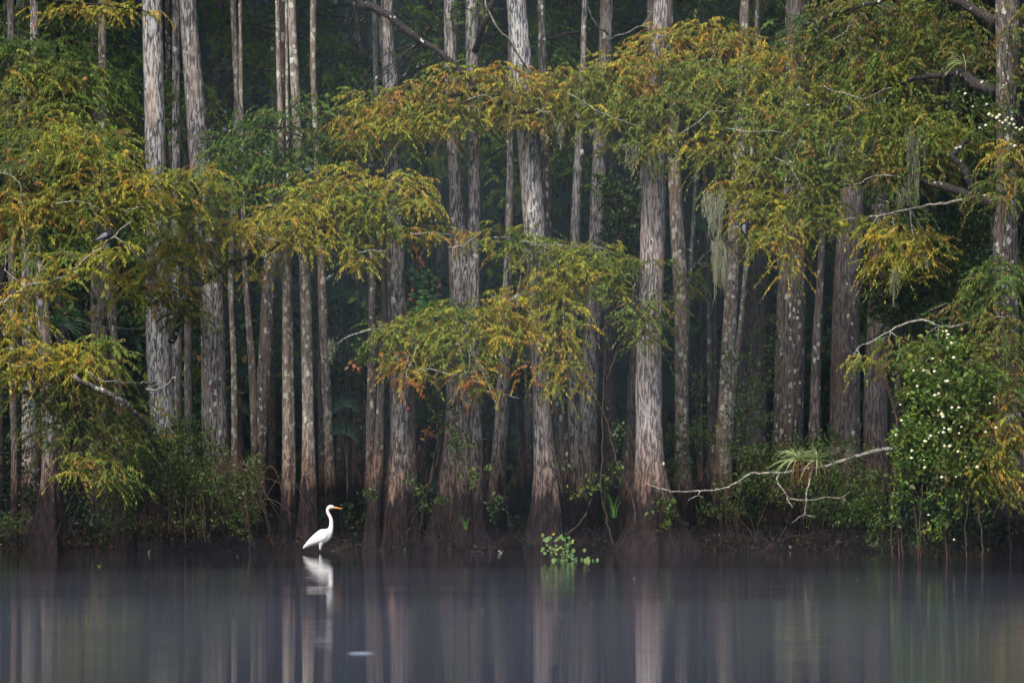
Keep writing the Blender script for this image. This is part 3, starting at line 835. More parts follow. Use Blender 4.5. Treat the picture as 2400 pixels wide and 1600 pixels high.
limb("S", [(1420, 95, 63.3), (1460, 80, 62.6), (1505, 60, 62.4), (1530, 30, 62.4)], 0.014, 0.007, mat="twig", segs=5)
# the long right-hand mass
limb("AA", [(2335, 212, 56.5), (2290, 198, 57.0), (2240, 172, 57.8), (2120, 190, 58.4), (2000, 230, 58.8), (1860, 250, 59.2), (1700, 260, 59.5), (1540, 262, 59.6), (1400, 262, 59.7)], 0.10, 0.016, radii=[0.10, 0.075, 0.03, 0.025, 0.022, 0.02, 0.016], ells=[
    (1390, 205, 80, 45, 59.8, 0.5, "olive"), (1430, 265, 90, 36, 59.7, 0.5, "yolv"), (1480, 165, 100, 50, 59.9, 0.6, "rust"), (1560, 110, 90, 40, 60.2, 0.6, "rust"), (1650, 75, 80, 35, 60.3, 0.6, "rust"), (1725, 95, 70, 38, 60.2, 0.6, "rust"),
    (1600, 180, 120, 42, 59.8, 0.6, "olive"), (1720, 185, 110, 50, 59.7, 0.6, "yolv"), (1500, 250, 100, 36, 59.7, 0.6, "olive"), (1610, 250, 110, 40, 59.6, 0.6, "olive"), (1480, 325, 55, 38, 59.6, 0.4, "olive"), (1545, 335, 60, 38, 59.6, 0.4, "yolv"),
    (1640, 325, 70, 32, 59.6, 0.5, "gold"), (1720, 355, 80, 40, 59.5, 0.5, "yolv"), (1860, 150, 100, 42, 59.6, 0.6, "rust"), (1890, 220, 110, 45, 59.3, 0.6, "yolv"), (1990, 180, 100, 38, 59.0, 0.6, "olive"), (2090, 165, 110, 45, 58.7, 0.6, "olive"),
    (2000, 265, 130, 45, 58.9, 0.6, "olive"), (2120, 255, 120, 45, 58.6, 0.6, "olive"), (1870, 295, 110, 45, 59.2, 0.6, "yolv"), (1780, 270, 90, 40, 59.5, 0.6, "olive")], segs=9)
limb("AA", [(2330, 52, 56.5), (2285, 25, 57.0), (2230, 0, 57.6), (2150, -20, 58), (2000, 20, 58.6), (1880, 60, 59)], 0.085, 0.02, radii=[0.085, 0.06, 0.03, 0.02], ells=[
    (1950, 105, 120, 50, 59.2, 0.7, "dolv"), (2060, 60, 140, 55, 59.0, 0.7, "dolv"), (2150, 115, 110, 45, 58.8, 0.7, "dolv"), (2210, 40, 100, 45, 58.5, 0.7, "dolv"), (2270, 110, 60, 50, 58, 0.6, "dolv"), (1880, 60, 80, 30, 59.4, 0.6, "dark", 0.7), (2000, 10, 120, 25, 59.2, 0.6, "dolv")], segs=9)
limb("AA", [(2345, 480, 56.4), (2300, 468, 56.8), (2245, 448, 57.3), (2190, 430, 57.8), (2120, 415, 58.3), (2080, 412, 58.5), (2040, 424, 58.7), (1980, 432, 58.9), (1900, 425, 59.1), (1800, 430, 59.3), (1720, 425, 59.4)], 0.075, 0.016, [
    (2000, 335, 130, 40, 58.9, 0.6, "olive"), (2130, 325, 110, 45, 58.5, 0.6, "olive"), (2240, 300, 80, 50, 58, 0.5, "olive"), (1850, 375, 90, 42, 59.2, 0.6, "olive"), (1960, 395, 90, 36, 59, 0.5, "olive"), (2080, 390, 110, 36, 58.6, 0.5, "dolv"),
    (1760, 435, 75, 34, 59.4, 0.5, "gold"), (1705, 440, 35, 28, 59.4, 0.3, "yolv"), (1830, 475, 80, 34, 59.3, 0.5, "yolv"), (2180, 390, 80, 50, 58.2, 0.5, "dolv", 0.8), (1920, 440, 60, 20, 59.2, 0.4, "olive")], segs=9)
limb("AA", [(2330, 490, 56.3), (2300, 470, 56.2), (2276, 432, 56.2), (2262, 402, 56.2), (2238, 372, 56.2), (2244, 350, 56.3), (2270, 328, 56.6)], 0.06, 0.035, segs=8)
limb("AA", [(2340, 455, 56.4), (2260, 468, 57.2), (2180, 482, 57.9), (2120, 492, 58.4), (2040, 508, 58.8), (1960, 515, 59), (1860, 510, 59.2), (1760, 500, 59.3)], 0.024, 0.008, [
    (1780, 500, 60, 45, 59.3, 0.4, "gold"), (1900, 490, 80, 30, 59.2, 0.5, "yolv"), (1830, 545, 60, 32, 59.2, 0.4, "gold"), (1842, 600, 22, 45, 59.1, 0.2, "gold"), (1960, 520, 70, 25, 59.0, 0.4, "yolv"), (2075, 535, 50, 32, 58.7, 0.4, "gold"), (2110, 575, 60, 42, 58.6, 0.4, "gold"),
    (2170, 565, 48, 35, 58.5, 0.4, "rust"), (2062, 615, 28, 34, 58.7, 0.25, "yolv"), (2150, 625, 28, 30, 58.6, 0.25, "yolv"), (1790, 560, 30, 30, 59.2, 0.3, "yolv")], mat="twig")
limb("AA", [(2350, 660, 56.2), (2340, 700, 55.8), (2290, 745, 55.6), (2220, 768, 55.6), (2190, 758, 55.8), (2160, 750, 56), (2120, 760, 56.2), (2080, 780, 56.4), (2022, 812, 56.6)], 0.024, 0.012, [
    (2280, 730, 80, 28, 55.6, 0.4, "dolv"), (2340, 765, 60, 40, 55.4, 0.4, "dolv"), (2350, 660, 50, 45, 55.6, 0.3, "dolv"), (2040, 842, 46, 22, 56.2, 0.3, "yolv"), (2150, 825, 80, 30, 55.8, 0.4, "dolv"), (2100, 800, 60, 20, 56, 0.3, "dolv", 0.7)], mat="twig")
limb("AA", [(2368, 850, 56.2), (2350, 900, 55.2), (2330, 980, 54.6), (2320, 1080, 54.2)], 0.035, 0.012, [
    (2360, 820, 55, 60, 55, 0.4, "dolv"), (2350, 930, 60, 45, 54.6, 0.4, "dolv"), (2330, 1000, 70, 45, 54.4, 0.4, "rust"), (2370, 1060, 50, 55, 54.4, 0.4, "dolv"), (2310, 1090, 70, 45, 54.2, 0.4, "rust"), (2360, 1140, 50, 30, 54.2, 0.3, "dolv"), (2300, 860, 50, 45, 54.8, 0.3, "dolv"), (2270, 1030, 45, 60, 54.4, 0.3, "dolv", 0.8)], mat="brownstem")
limb("AA", [(2372, 340, 56.1), (2390, 330, 55.8), (2420, 320, 55.6)], 0.03, 0.015, [(2365, 345, 45, 28, 55.8, 0.3, "rust"), (2345, 440, 55, 45, 55.7, 0.3, "dolv"), (2340, 640, 60, 40, 55.5, 0.3, "dark"), (2375, 395, 40, 30, 55.8, 0.3, "dolv"), (2385, 60, 25, 60, 56, 0.3, "dolv"), (2390, 180, 20, 60, 56, 0.3, "dolv")])
# centre low bough
limb("S", [(1388, 640, 63.2), (1330, 630, 61.5), (1260, 668, 60.2), (1180, 712, 59.7), (1110, 755, 59.6), (1020, 785, 59.5), (950, 780, 59.5), (890, 772, 59.5), (850, 776, 59.5), (812, 790, 59.5), (790, 806, 59.5)], 0.035, 0.010, [
    (1000, 755, 110, 30, 59.6, 0.5, "yolv"), (1085, 745, 90, 32, 59.6, 0.5, "yolv"), (945, 785, 75, 32, 59.5, 0.4, "yolv"), (1060, 795, 120, 30, 59.5, 0.5, "yolv"), (940, 845, 60, 25, 59.4, 0.4, "rust"), (980, 870, 60, 22, 59.3, 0.4, "rust", 0.6), (960, 890, 50, 20, 59.3, 0.3, "red", 0.5), (1100, 890, 60, 20, 59.3, 0.3, "red", 0.4), (1100, 860, 70, 22, 59.4, 0.4, "rust"),
    (1165, 715, 65, 34, 59.6, 0.4, "gold"), (1180, 775, 60, 36, 59.5, 0.4, "gold"), (1040, 720, 70, 18, 59.8, 0.4, "green"), (1080, 830, 80, 22, 59.5, 0.4, "olive"), (1130, 910, 50, 20, 59.4, 0.3, "rust", 0.6), (880, 770, 30, 22, 59.5, 0.3, "yolv", 0.7)], mat="twig")
limb("S", [(1393, 600, 63.2), (1340, 590, 61.6), (1280, 572, 60.6), (1220, 566, 60.2), (1160, 556, 60)], 0.03, 0.010, [
    (1180, 555, 65, 28, 60, 0.5, "olive"), (1245, 575, 80, 30, 60, 0.5, "olive"), (1330, 595, 90, 35, 60, 0.5, "yolv"), (1405, 590, 60, 32, 60.2, 0.5, "olive"), (1300, 645, 85, 28, 59.9, 0.5, "gold"), (1400, 640, 65, 34, 60, 0.5, "yolv"), (1245, 685, 70, 26, 59.8, 0.4, "gold"), (1330, 695, 48, 45, 59.8, 0.4, "yolv"),
    (1230, 750, 50, 40, 59.7, 0.4, "rust"), (1318, 765, 40, 50, 59.7, 0.4, "gold"), (1304, 845, 14, 45, 59.6, 0.2, "rust"), (1342, 860, 20, 45, 59.7, 0.2, "gold"), (1300, 880, 20, 40, 59.7, 0.2, "yolv"), (1235, 870, 20, 40, 59.6, 0.2, "red", 0.35), (1460, 615, 55, 20, 60.2, 0.3, "olive"), (1440, 670, 30, 30, 60, 0.3, "yolv")], mat="twig")
limb("V", [(1540, 750, 60.0), (1528, 742, 59.6), (1505, 735, 59.4), (1480, 725, 59.3)], 0.03, 0.012, [(1500, 735, 45, 35, 59.5, 0.3, "dolv"), (1510, 770, 22, 40, 59.5, 0.2, "olive"), (1545, 700, 30, 30, 59.8, 0.2, "dolv", 0.6), (1520, 610, 70, 14, 59.9, 0.2, "dolv", 0.5)])
limb("Y", [(1720, 560, 62.7), (1700, 572, 62.2), (1660, 590, 61.8), (1630, 620, 61.6), (1605, 650, 61.5)], 0.022, 0.008, [(1625, 645, 24, 22, 61.5, 0.2, "yolv"), (1680, 570, 35, 15, 61.8, 0.2, "dolv", 0.7), (1610, 670, 16, 18, 61.5, 0.2, "yolv"), (1655, 620, 14, 20, 61.6, 0.2, "olive")], mat="twig")
limb("O", [(1085, 905, 60.5), (1130, 900, 60.0), (1170, 915, 59.8), (1214, 936, 59.6)], 0.014, 0.006, mat="twig", segs=5)
limb("O", [(1085, 1010, 60.4), (1105, 1042, 60.0), (1120, 1032, 59.8), (1145, 1028, 59.7)], 0.02, 0.008, mat="limb", segs=5)

back = (("K", 800, 150, 66), ("P2", 990, 60, 64), ("Tt", 1290, 110, 64), ("X", 1640, 20, 65), ("C", 620, 170, 66), ("Z2", 1840, 60, 65), ("P2", 1170, 380, 64.5), ("FF", 440, 230, 65), ("GG", 120, 60, 65), ("DD2", 260, 110, 65), ("DD2", 300, 280, 65),
        ("C", 560, 60, 67), ("K", 760, 40, 68), ("K", 830, 230, 66), ("P2", 1150, 110, 65), ("Tt", 1340, 30, 66), ("X", 1480, 60, 66), ("JJ", 1760, 60, 70), ("KK", 1900, 20, 68), ("P2", 980, 330, 65), ("Tt", 1290, 330, 65), ("GG", 30, 60, 65), ("C", 660, 90, 68), ("KK", 2040, 40, 66), ("Z4", 2080, 480, 63.5))
for key, px, py, Y in back:
    kx = TREES[key][2]
    limb(key, [((kx[-3, 0]) * D0 * PXM / kx[0, 1] + 1200, py - 40, kx[0, 1]), (px - 30, py - 10, Y), (px + 40, py, Y - 0.4), (px + 110, py + 15, Y - 0.6)], 0.03, 0.01, [
        (px, py, 75, 40, Y, 0.7, "dark", 0.5), (px + 30, py + 50, 60, 35, Y - 0.3, 0.6, "green", 0.4), (px - 40, py - 50, 60, 35, Y, 0.6, "green", 0.4)], seedo=py)
for key, Y, pts in (
        ("M", 58.9, [(1330, 215), (1360, 232), (1400, 258), (1430, 272), (1480, 292), (1515, 293)]), ("AA", 58.6, [(1590, 315), (1640, 285), (1665, 260), (1705, 262)]), ("AA", 58.0, [(1930, 205), (1985, 222), (2020, 232), (2045, 225), (2090, 205)]),
        ("AA", 58.3, [(1955, 92), (1985, 70), (1998, 50)]), ("AA", 58.4, [(1820, 365), (1850, 390), (1870, 420), (1880, 455), (1905, 470)]), ("A", 58.6, [(840, 592), (870, 587), (905, 588)]), ("A", 58.7, [(960, 547), (1010, 545), (1060, 549)]),
        ("A", 58.8, [(1050, 580), (1085, 572), (1130, 545)]), ("A", 58.7, [(590, 550), (625, 558), (655, 562)]), ("LT", 57.5, [(-10, 402), (25, 412), (45, 426), (50, 470), (52, 500)]), ("LT", 57.5, [(290, 498), (310, 488), (337, 485)]),
        ("S", 59.2, [(1215, 566), (1280, 575), (1325, 573)]), ("AA", 57.6, [(2100, 415), (2060, 408), (2010, 430), (1975, 432)]), ("M", 59.0, [(1090, 235), (1130, 222), (1165, 232)]), ("LT", 57.4, [(130, 480), (180, 470), (235, 488)]), ("M", 59.1, [(1255, 258), (1275, 262), (1300, 260)]),
        ("S", 59.0, [(970, 870), (1020, 866), (1070, 878), (1105, 872), (1130, 860)]), ("LT", 57.2, [(30, 860), (60, 852), (110, 836)]), ("AA", 58.2, [(1700, 300), (1745, 310), (1790, 305), (1850, 318)])):
    limb(key, [(x, y, Y) for x, y in pts], 0.009, 0.004, mat="twig", segs=5)

# ------------------------------------------------------------------ deeper wood
rb = np.random.default_rng(21)
deep = []
for i in range(58):
    Y = 66.5 + 36 * (i / 58.0) ** 0.8 + rb.uniform(-1, 1)
    px = (i * 0.61803 % 1.0) * 2560 - 80 + rb.uniform(-18, 18)
    w = rb.choice([12, 16, 20, 26, 34, 42]) * rb.uniform(0.8, 1.15) * 62 / Y
    lean = rb.uniform(-22, 22)
    k = rb.uniform(-8, 8)
    pts = [(px + lean, 0, w * 0.8), (px + 0.6 * lean + k, 400, w * 0.9), (px + 0.25 * lean - k, 800, w), (px, 1080, w * 1.2)]
    deep.append((px, w, i))
    tree("deep%d" % i, "", pts, Y, rb.choice(["deep", "deep", "dark", "red"]), name="background_tree",
         top=rb.uniform(14, 18), lobes=5, segs=14, group="dim trunks deep in the wood", crown=(i % 2 == 0), crown_pal="deep")
# say where each shaded trunk shows: by its size and the front trunk to its left
SHORT = {"BB": "thin left-edge trunk", "CC": "splay-rooted left trunk", "DD": "leaning lichen-streaked trunk", "A": "tall silvery cypress", "B": "tall pale cypress", "E": "thin spotted sapling", "G": "leftmost slim spotted trunk",
         "H": "middle slim spotted trunk", "I": "rightmost slim spotted trunk", "M": "scarred central cypress", "O": "thick grey cypress", "P2": "slim brown-footed trunk", "Q": "pale leaning middle cypress", "Tt": "white-knotted trunk",
         "S": "grey cypress by the knotted trunk", "V": "bright pinkish cypress", "X": "brown-grey flecked trunk", "Y": "forked trunk", "Z1": "stout dark grey trunk", "Z2": "slim speckled trunk", "Z3": "stout reddish trunk", "AA": "right-edge cypress"}
mid = sorted((np.interp(900, [p[1] for p in q[2]], [p[0] for p in q[2]]), SHORT[q[0]]) for q in T if q[0] in SHORT)
gaps = {}
for px, w, i in deep:
    left = [m_ for m_ in mid if m_[0] <= px]
    gaps.setdefault(left[-1][1] if left else "", []).append((px, w, i))
ORD = ["nearest", "second", "third", "fourth", "fifth", "sixth", "seventh", "eighth"]
for nm, lst in gaps.items():
    for k, (px, w, i) in enumerate(sorted(lst)):
        size = "thin" if w < 18 else "slim" if w < 28 else "broad"
        o_ = TREES["deep%d" % i][0]
        where = "in the gloom right of the %s" % nm if nm else "in the gloom at the far left edge"
        o_["label"] = ("%s shaded trunk %s" % (size, where)) if len(lst) == 1 else ("%s shaded trunk in the gloom, %s right of the %s" % (size, ORD[min(k, 7)], nm) if nm else "%s shaded trunk %s, %s from the edge" % (size, where, ORD[min(k, 7)]))
# low crowns and understorey behind the front row, each a sapling of its own
under = {}
for i in range(28):
    Y = 67 + 30 * ((i * 0.7548) % 1.0)
    px = ((i * 0.5698 + 0.13) % 1.0) * 2500 - 50
    s = Y / D0 / PXM
    gz = float(ground_z(np.array((px - 1200) * s), np.array(Y)))
    top = rb.uniform(5.5, 12.5)
    base = np.array([(px - 1200) * s, Y, gz])
    e = empty("understorey_tree", base, "", "tree", "understorey trees behind the front row")
    lf = [m_ for m_ in mid if m_[0] <= px]
    under.setdefault(lf[-1][1] if lf else "", []).append((px, top, e))
    mb = MB()
    q = smooth_path(np.array([[0, 0, -0.1], [rb.uniform(-0.2, 0.2), 0, top * 0.5], [rb.uniform(-0.5, 0.5), 0, top]]), 14)
    mb.tube(q, [0.06, 0.02], 7, 0.1, rb)
    mb.build("trunk", M["deep"], e, smooth=True)
    cb = MB()
    for kk in range(9):
        f = rb.uniform(0.3, 1.0)
        c = np.array([np.interp(f * top, q[:, 2], q[:, 0]), 0, f * top]) + rb.normal(0, 1, 3) * np.array([0.9, 0.7, 0.25])
        crown_mesh(cb, c, np.array([1.0, 0.8, 0.34]), 130, 0.16, "deep" if kk % 3 else "dark", rb)
    cb.build("crown", M["leaf"], e)
for nm, lst in under.items():
    for k, (px, top, e_) in enumerate(sorted(lst, key=lambda q_: q_[0])):
        size = "low" if top < 7.5 else "tall" if top > 10.5 else "medium"
        where = "right of the %s" % nm if nm else "at the far left"
        e_["label"] = "%s dark leafy tree %s%s" % (size, "" if len(lst) == 1 else ["first ", "second ", "third ", "fourth ", "fifth "][min(k, 4)], where)
# the far side of the wood reads as one mass
fw = MB()
for kk in range(900):
    Y = rb.uniform(101, 126)
    c = np.array([rb.uniform(-22, 22), Y, 0.3 + 22 * rb.uniform(0, 1) ** 1.3])
    crown_mesh(fw, c, np.array([1.9, 1.2, 1.2]), 95, 0.42, "deep", rb)
for kk in range(160):
    crown_mesh(fw, np.array([rb.uniform(-18, 18), rb.uniform(104, 124), rb.uniform(0.3, 7)]), np.array([1.6, 1.2, 0.9]), 80, 0.6, "deep", rb)
for kk in range(420):
    c = np.array([rb.uniform(-26, 26), rb.uniform(126, 142), rb.uniform(0.5, 24)])
    crown_mesh(fw, c, np.array([2.2, 1.5, 1.5]), 70, 1.3, "deep", rb)
for kk in range(420):  # leaf walls out of view on both sides, added to shade the wood
    sx = rb.choice([-1, 1])
    c = np.array([sx * rb.uniform(17.5, 24), rb.uniform(63, 118), rb.uniform(0.3, 15)])
    crown_mesh(fw, c, np.array([1.6, 2.0, 1.4]), 70, 0.6, "deep", rb)
tag(fw.build("far_wood", M["leaf"]), "dark leaves closing the far side of the wood, plus unseen sides added for shade", kind="stuff")

cn = MB()  # leaf roof mostly out of view, added to keep the wood dark
for kk in range(700):
    Y = 62.5 + 62 * (kk / 700.0)
    c = np.array([rb.uniform(-26, 26), Y, rb.uniform(13.2, 17.5)])
    crown_mesh(cn, c, np.array([2.4, 2.2, 1.0]), 70, 0.95, "deep", rb)
tag(cn.build("shade_canopy", M["leaf"]), "roof of leaves mostly out of view, added to shade the wood", kind="stuff")

# ------------------------------------------------------------------ shrubs, vines and small plants
def shrub(name, label, base_px, Yb, ells, stems, size=0.055, dens=520.0, stem_mat="brownstem", leafm="broad", cat="shrub", stem_r=0.009, tone=0.62):  # default leaf tone lowered to paint in dim light under the trees
    s = Yb / D0 / PXM
    bx = (base_px - 1200) * s
    bz = max(0.0, float(ground_z(np.array(bx), np.array(Yb))))
    base = np.array([bx, Yb, bz])
    rng = np.random.default_rng(int(base_px * 7 + Yb))
    e = empty(name, base, label, cat)
    fb = MB()
    for el in ells:
        broad_fill(fb, el, rng, dens, size, tone)
    f = fb.build("foliage", M[leafm], e, origin=base)
    f["kind"] = "stuff"
    for st in stems:
        tb = MB()
        P = np.array([at(*p) for p in st])
        n = max(7, int(np.sum(np.linalg.norm(np.diff(P, axis=0), axis=1)) / 0.10))
        Q = smooth_path(P, n) + rng.normal(0, 0.008, (n, 3))
        tb.tube(Q, [stem_r, stem_r * 0.5], 5, 0.15, rng)
        tb.build("stem", M[stem_mat], e, origin=base, smooth=True)
    return e, base, rng


ug = MB()  # leaf and twig colours darkened to stand for shadow on the bank
r9 = np.random.default_rng(9)
for kk in range(190):
    x, y = r9.uniform(-9.5, 9.5), 61.6 + 9 * r9.uniform(0, 1) ** 1.4
    g = max(0.0, float(ground_z(np.array(x), np.array(y))))
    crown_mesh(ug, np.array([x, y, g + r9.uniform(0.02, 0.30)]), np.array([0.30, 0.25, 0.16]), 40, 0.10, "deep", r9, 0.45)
for kk in range(620):
    cl = r9.choice([-7.6, -6.4, -5.2, -4.6, -2.0, -1.2, -0.3, 0.4, 1.0, 1.6, 3.2, 3.9, 4.6, 5.3, 6.0]) + r9.normal(0, 0.5)
    x, y = cl, r9.uniform(59.9, 62.6)
    g = max(-0.05, float(ground_z(np.array(x), np.array(y))))
    a = r9.uniform(-1.4, 1.4)
    L = r9.uniform(0.2, 0.75)
    p0 = np.array([x, y, g])
    p2 = p0 + np.array([L * math.sin(a), r9.uniform(-0.3, 0.2), L * math.cos(a) * 0.8])
    p3 = p2 + np.array([0.4 * L * math.sin(a), -0.05, -0.3 * L * r9.uniform(0, 1)])
    ug.tube(smooth_path(np.array([p0, 0.5 * (p0 + p2) + r9.normal(0, 0.06, 3), p2, p3]), 7), [0.008, 0.003], 4, 0.1, r9, col=np.array([0.06, 0.030, 0.022]) * r9.uniform(0.2, 1.1))
for kk in range(260):
    x = r9.uniform(-8.6, 8.6)
    y = r9.uniform(60.2, 62.4)
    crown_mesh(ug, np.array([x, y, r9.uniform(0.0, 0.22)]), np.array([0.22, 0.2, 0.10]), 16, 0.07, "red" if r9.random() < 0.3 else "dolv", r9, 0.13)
tag(ug.build("undergrowth", M["broad"]), "low leaves and dead twigs coloured dark for shade along the muddy bank", kind="stuff")

# left bank bush with arching brown stems
st = []
rs = np.random.default_rng(5)
for k in range(90):
    bx = rs.choice([300, 380, 430, 455, 500, 540]) + rs.uniform(-30, 30)
    by = rs.uniform(1235, 1280)
    ex, hy = bx + rs.normal(0, 110), rs.uniform(1060, 1190)
    drop = rs.uniform(0, 190)
    Y0 = rs.uniform(59.6, 60.6)
    st.append([(bx, by, Y0), (bx + 0.35 * (ex - bx), 0.55 * by + 0.45 * hy - 12, Y0 - 0.3), (bx + 0.7 * (ex - bx), hy, Y0 - 0.5), (ex, min(1292, hy + drop), Y0 - 0.7)])
shrub("bank_bush", "tangled green bush with arching brown stems on the bank left of the egret", 430, 60.6, [
    (430, 1060, 110, 55, 60.3, 0.5, "green"), (350, 1050, 90, 60, 60.2, 0.5, "dark"), (520, 1110, 80, 45, 60.2, 0.4, "green"), (460, 1110, 110, 45, 60.2, 0.5, "dark"), (585, 1120, 35, 60, 60.1, 0.3, "green"), (330, 1110, 70, 45, 60.1, 0.4, "dark"),
    (580, 1180, 35, 35, 60.1, 0.3, "green", 0.8), (440, 1010, 60, 35, 60.4, 0.4, "green"), (240, 1220, 35, 50, 59.9, 0.2, "green", 0.35), (380, 1160, 120, 40, 60.0, 0.3, "dark", 0.7), (500, 1160, 90, 40, 60.0, 0.3, "dark", 0.7), (560, 1210, 50, 40, 59.9, 0.3, "green", 0.6), (290, 1170, 50, 40, 60, 0.3, "dark", 0.5), (300, 1090, 80, 60, 59.4, 0.3, "dark", 0.7), (390, 1110, 90, 55, 59.4, 0.3, "dark", 0.7), (470, 1200, 110, 35, 59.4, 0.3, "dark", 0.5), (430, 1130, 130, 45, 59.2, 0.3, "dark", 0.6), (540, 1150, 60, 50, 59.2, 0.3, "dark", 0.6), (350, 1220, 110, 30, 59.3, 0.3, "dolv", 0.4), (500, 1240, 100, 22, 59.2, 0.3, "dolv", 0.35)], st)
shrub("bank_bush", "small leafy sprig low on the dark bank at the left edge", 30, 60.8, [(25, 1230, 35, 40, 60.6, 0.2, "dark", 0.5), (55, 1210, 20, 15, 60.6, 0.2, "dark", 0.4)], [[(20, 1280, 60.8), (28, 1240, 60.7), (55, 1205, 60.6)], [(20, 1280, 60.8), (12, 1240, 60.6), (5, 1215, 60.5)]])
st = []
for k in range(26):
    bx = rs.uniform(1680, 2080)
    ex = bx + rs.uniform(-80, 60)
    Y0 = rs.uniform(60.2, 61.4)
    st.append([(bx, 1280, Y0), (0.5 * (bx + ex) + rs.uniform(-20, 20), 1210, Y0 - 0.2), (ex, rs.uniform(1080, 1170), Y0 - 0.4)])
shrub("bank_bush", "large dark green bush on the bank below the two stout right trunks", 1900, 61.2, [
    (1930, 1050, 100, 50, 61.2, 0.5, "dark"), (1820, 1080, 90, 55, 61.2, 0.5, "dark"), (2000, 1130, 90, 55, 60.8, 0.5, "dark"), (1900, 1140, 110, 45, 60.9, 0.5, "dark"), (1760, 1140, 100, 40, 60.9, 0.4, "dark"), (2040, 1190, 60, 50, 60.3, 0.4, "dark"), (1690, 1190, 60, 30, 60.7, 0.3, "dark", 0.7), (2060, 1250, 35, 40, 59.6, 0.3, "dark"), (1960, 1200, 90, 40, 60.6, 0.4, "dark"), (1740, 1050, 50, 50, 61.4, 0.4, "dark", 0.7)], st)
shrub("leafy_shrub", "thin leafy shrub growing up between the pinkish cypress and the forked trunk", 1640, 62, [
    (1600, 1030, 60, 50, 61.8, 0.4, "dark", 0.6), (1650, 1010, 45, 50, 61.8, 0.4, "green", 0.5), (1590, 1100, 40, 40, 61.6, 0.3, "dark", 0.6), (1560, 1180, 35, 35, 60.0, 0.2, "green", 0.5), (1640, 900, 35, 60, 62, 0.3, "dark", 0.4)],
    [[(1640, 1240, 62), (1620, 1100, 61.8), (1600, 1020, 61.7)], [(1640, 1240, 62), (1655, 1100, 61.9), (1665, 980, 61.8)], [(1600, 1200, 61.4), (1640, 1120, 61.2), (1700, 1080, 61.1), (1760, 1065, 61.0)], [(1590, 1170, 61.4), (1635, 1120, 61.2), (1660, 1090, 61.2)]])
shrub("leafy_shrub", "airy leafy sapling in front of the dim reddish trunk right of the fork", 1780, 62, [
    (1790, 790, 45, 60, 61.8, 0.4, "dark", 0.5), (1770, 880, 60, 60, 61.8, 0.4, "green", 0.45), (1760, 970, 60, 55, 61.7, 0.4, "dark", 0.6), (1700, 840, 35, 60, 61.6, 0.3, "dark", 0.4)], [[(1780, 1240, 62), (1775, 1000, 61.8), (1790, 760, 61.7)], [(1778, 1100, 61.9), (1730, 920, 61.7), (1700, 800, 61.6)]])
shrub("leafy_sapling", "dark green broad-leaved sapling in front of the grey leaning cypress, upper middle", 1440, 62.6, [
    (1420, 430, 45, 40, 62.4, 0.4, "dark"), (1460, 480, 50, 60, 62.4, 0.4, "dark"), (1440, 560, 60, 55, 62.4, 0.4, "deep"), (1480, 590, 40, 45, 62.4, 0.3, "deep"), (1500, 440, 35, 40, 62.6, 0.3, "deep", 0.6), (1440, 760, 40, 40, 62.2, 0.3, "dark", 0.4)],
    [[(1418, 1200, 62.4), (1414, 950, 62.3), (1424, 760, 62.3), (1440, 620, 62.3), (1450, 430, 62.4)], [(1414, 900, 62.3), (1440, 830, 62.1), (1470, 790, 62.0), (1500, 755, 61.8)]], size=0.085, dens=330, stem_r=0.02, cat="sapling")
shrub("leafy_tree", "dark broad-leaved tree filling the gap left of the right-edge cypress", 2230, 60.2, [
    (2060, 650, 60, 60, 60, 0.5, "dark"), (2120, 700, 80, 50, 60, 0.5, "deep"), (2080, 740, 60, 40, 60, 0.5, "dark"), (2260, 560, 70, 60, 59.4, 0.5, "dark"), (2240, 650, 60, 60, 59.4, 0.5, "dark"), (2330, 620, 60, 60, 58.8, 0.5, "deep"), (2300, 700, 60, 35, 58.8, 0.4, "dark"), (2240, 480, 60, 45, 59.5, 0.4, "deep"), (2180, 650, 50, 60, 60, 0.4, "deep"), (2290, 520, 60, 40, 59, 0.4, "deep")],
    [[(2230, 1290, 60.2), (2210, 1000, 60), (2200, 700, 59.8), (2240, 480, 59.6)], [(2208, 900, 60), (2120, 760, 60), (2060, 650, 60)]], size=0.075, dens=430, stem_r=0.03, cat="tree")
shrub("creeper", "leafy creeper with reddish leaves climbing the thick grey cypress's foot", 1080, 60.2, [
    (1000, 920, 45, 30, 60.0, 0.2, "green", 0.5), (1060, 985, 50, 35, 59.9, 0.2, "green", 0.5), (1010, 1010, 40, 25, 59.9, 0.2, "red", 0.25), (1085, 1040, 40, 35, 59.8, 0.2, "green", 0.5), (970, 1140, 40, 35, 59.7, 0.2, "dark", 0.5), (1010, 1170, 40, 25, 59.7, 0.2, "dark", 0.45), (1100, 1130, 25, 35, 59.7, 0.15, "green", 0.4), (1090, 960, 40, 30, 59.9, 0.2, "red", 0.2), (1160, 1200, 25, 40, 60, 0.2, "dark", 0.5), (1140, 1090, 15, 20, 60, 0.1, "green", 0.5)],
    [[(955, 1250, 60.0), (990, 1170, 59.9), (1020, 1060, 59.8), (1030, 960, 59.9)], [(955, 1210, 60.0), (1000, 1150, 59.7), (1030, 1050, 59.7)], [(1054, 1230, 59.6), (1062, 1160, 59.6), (1073, 1130, 59.6)], [(985, 1240, 59.8), (1000, 1160, 59.8), (1015, 1090, 59.8)]], size=0.07, dens=360, cat="vine")
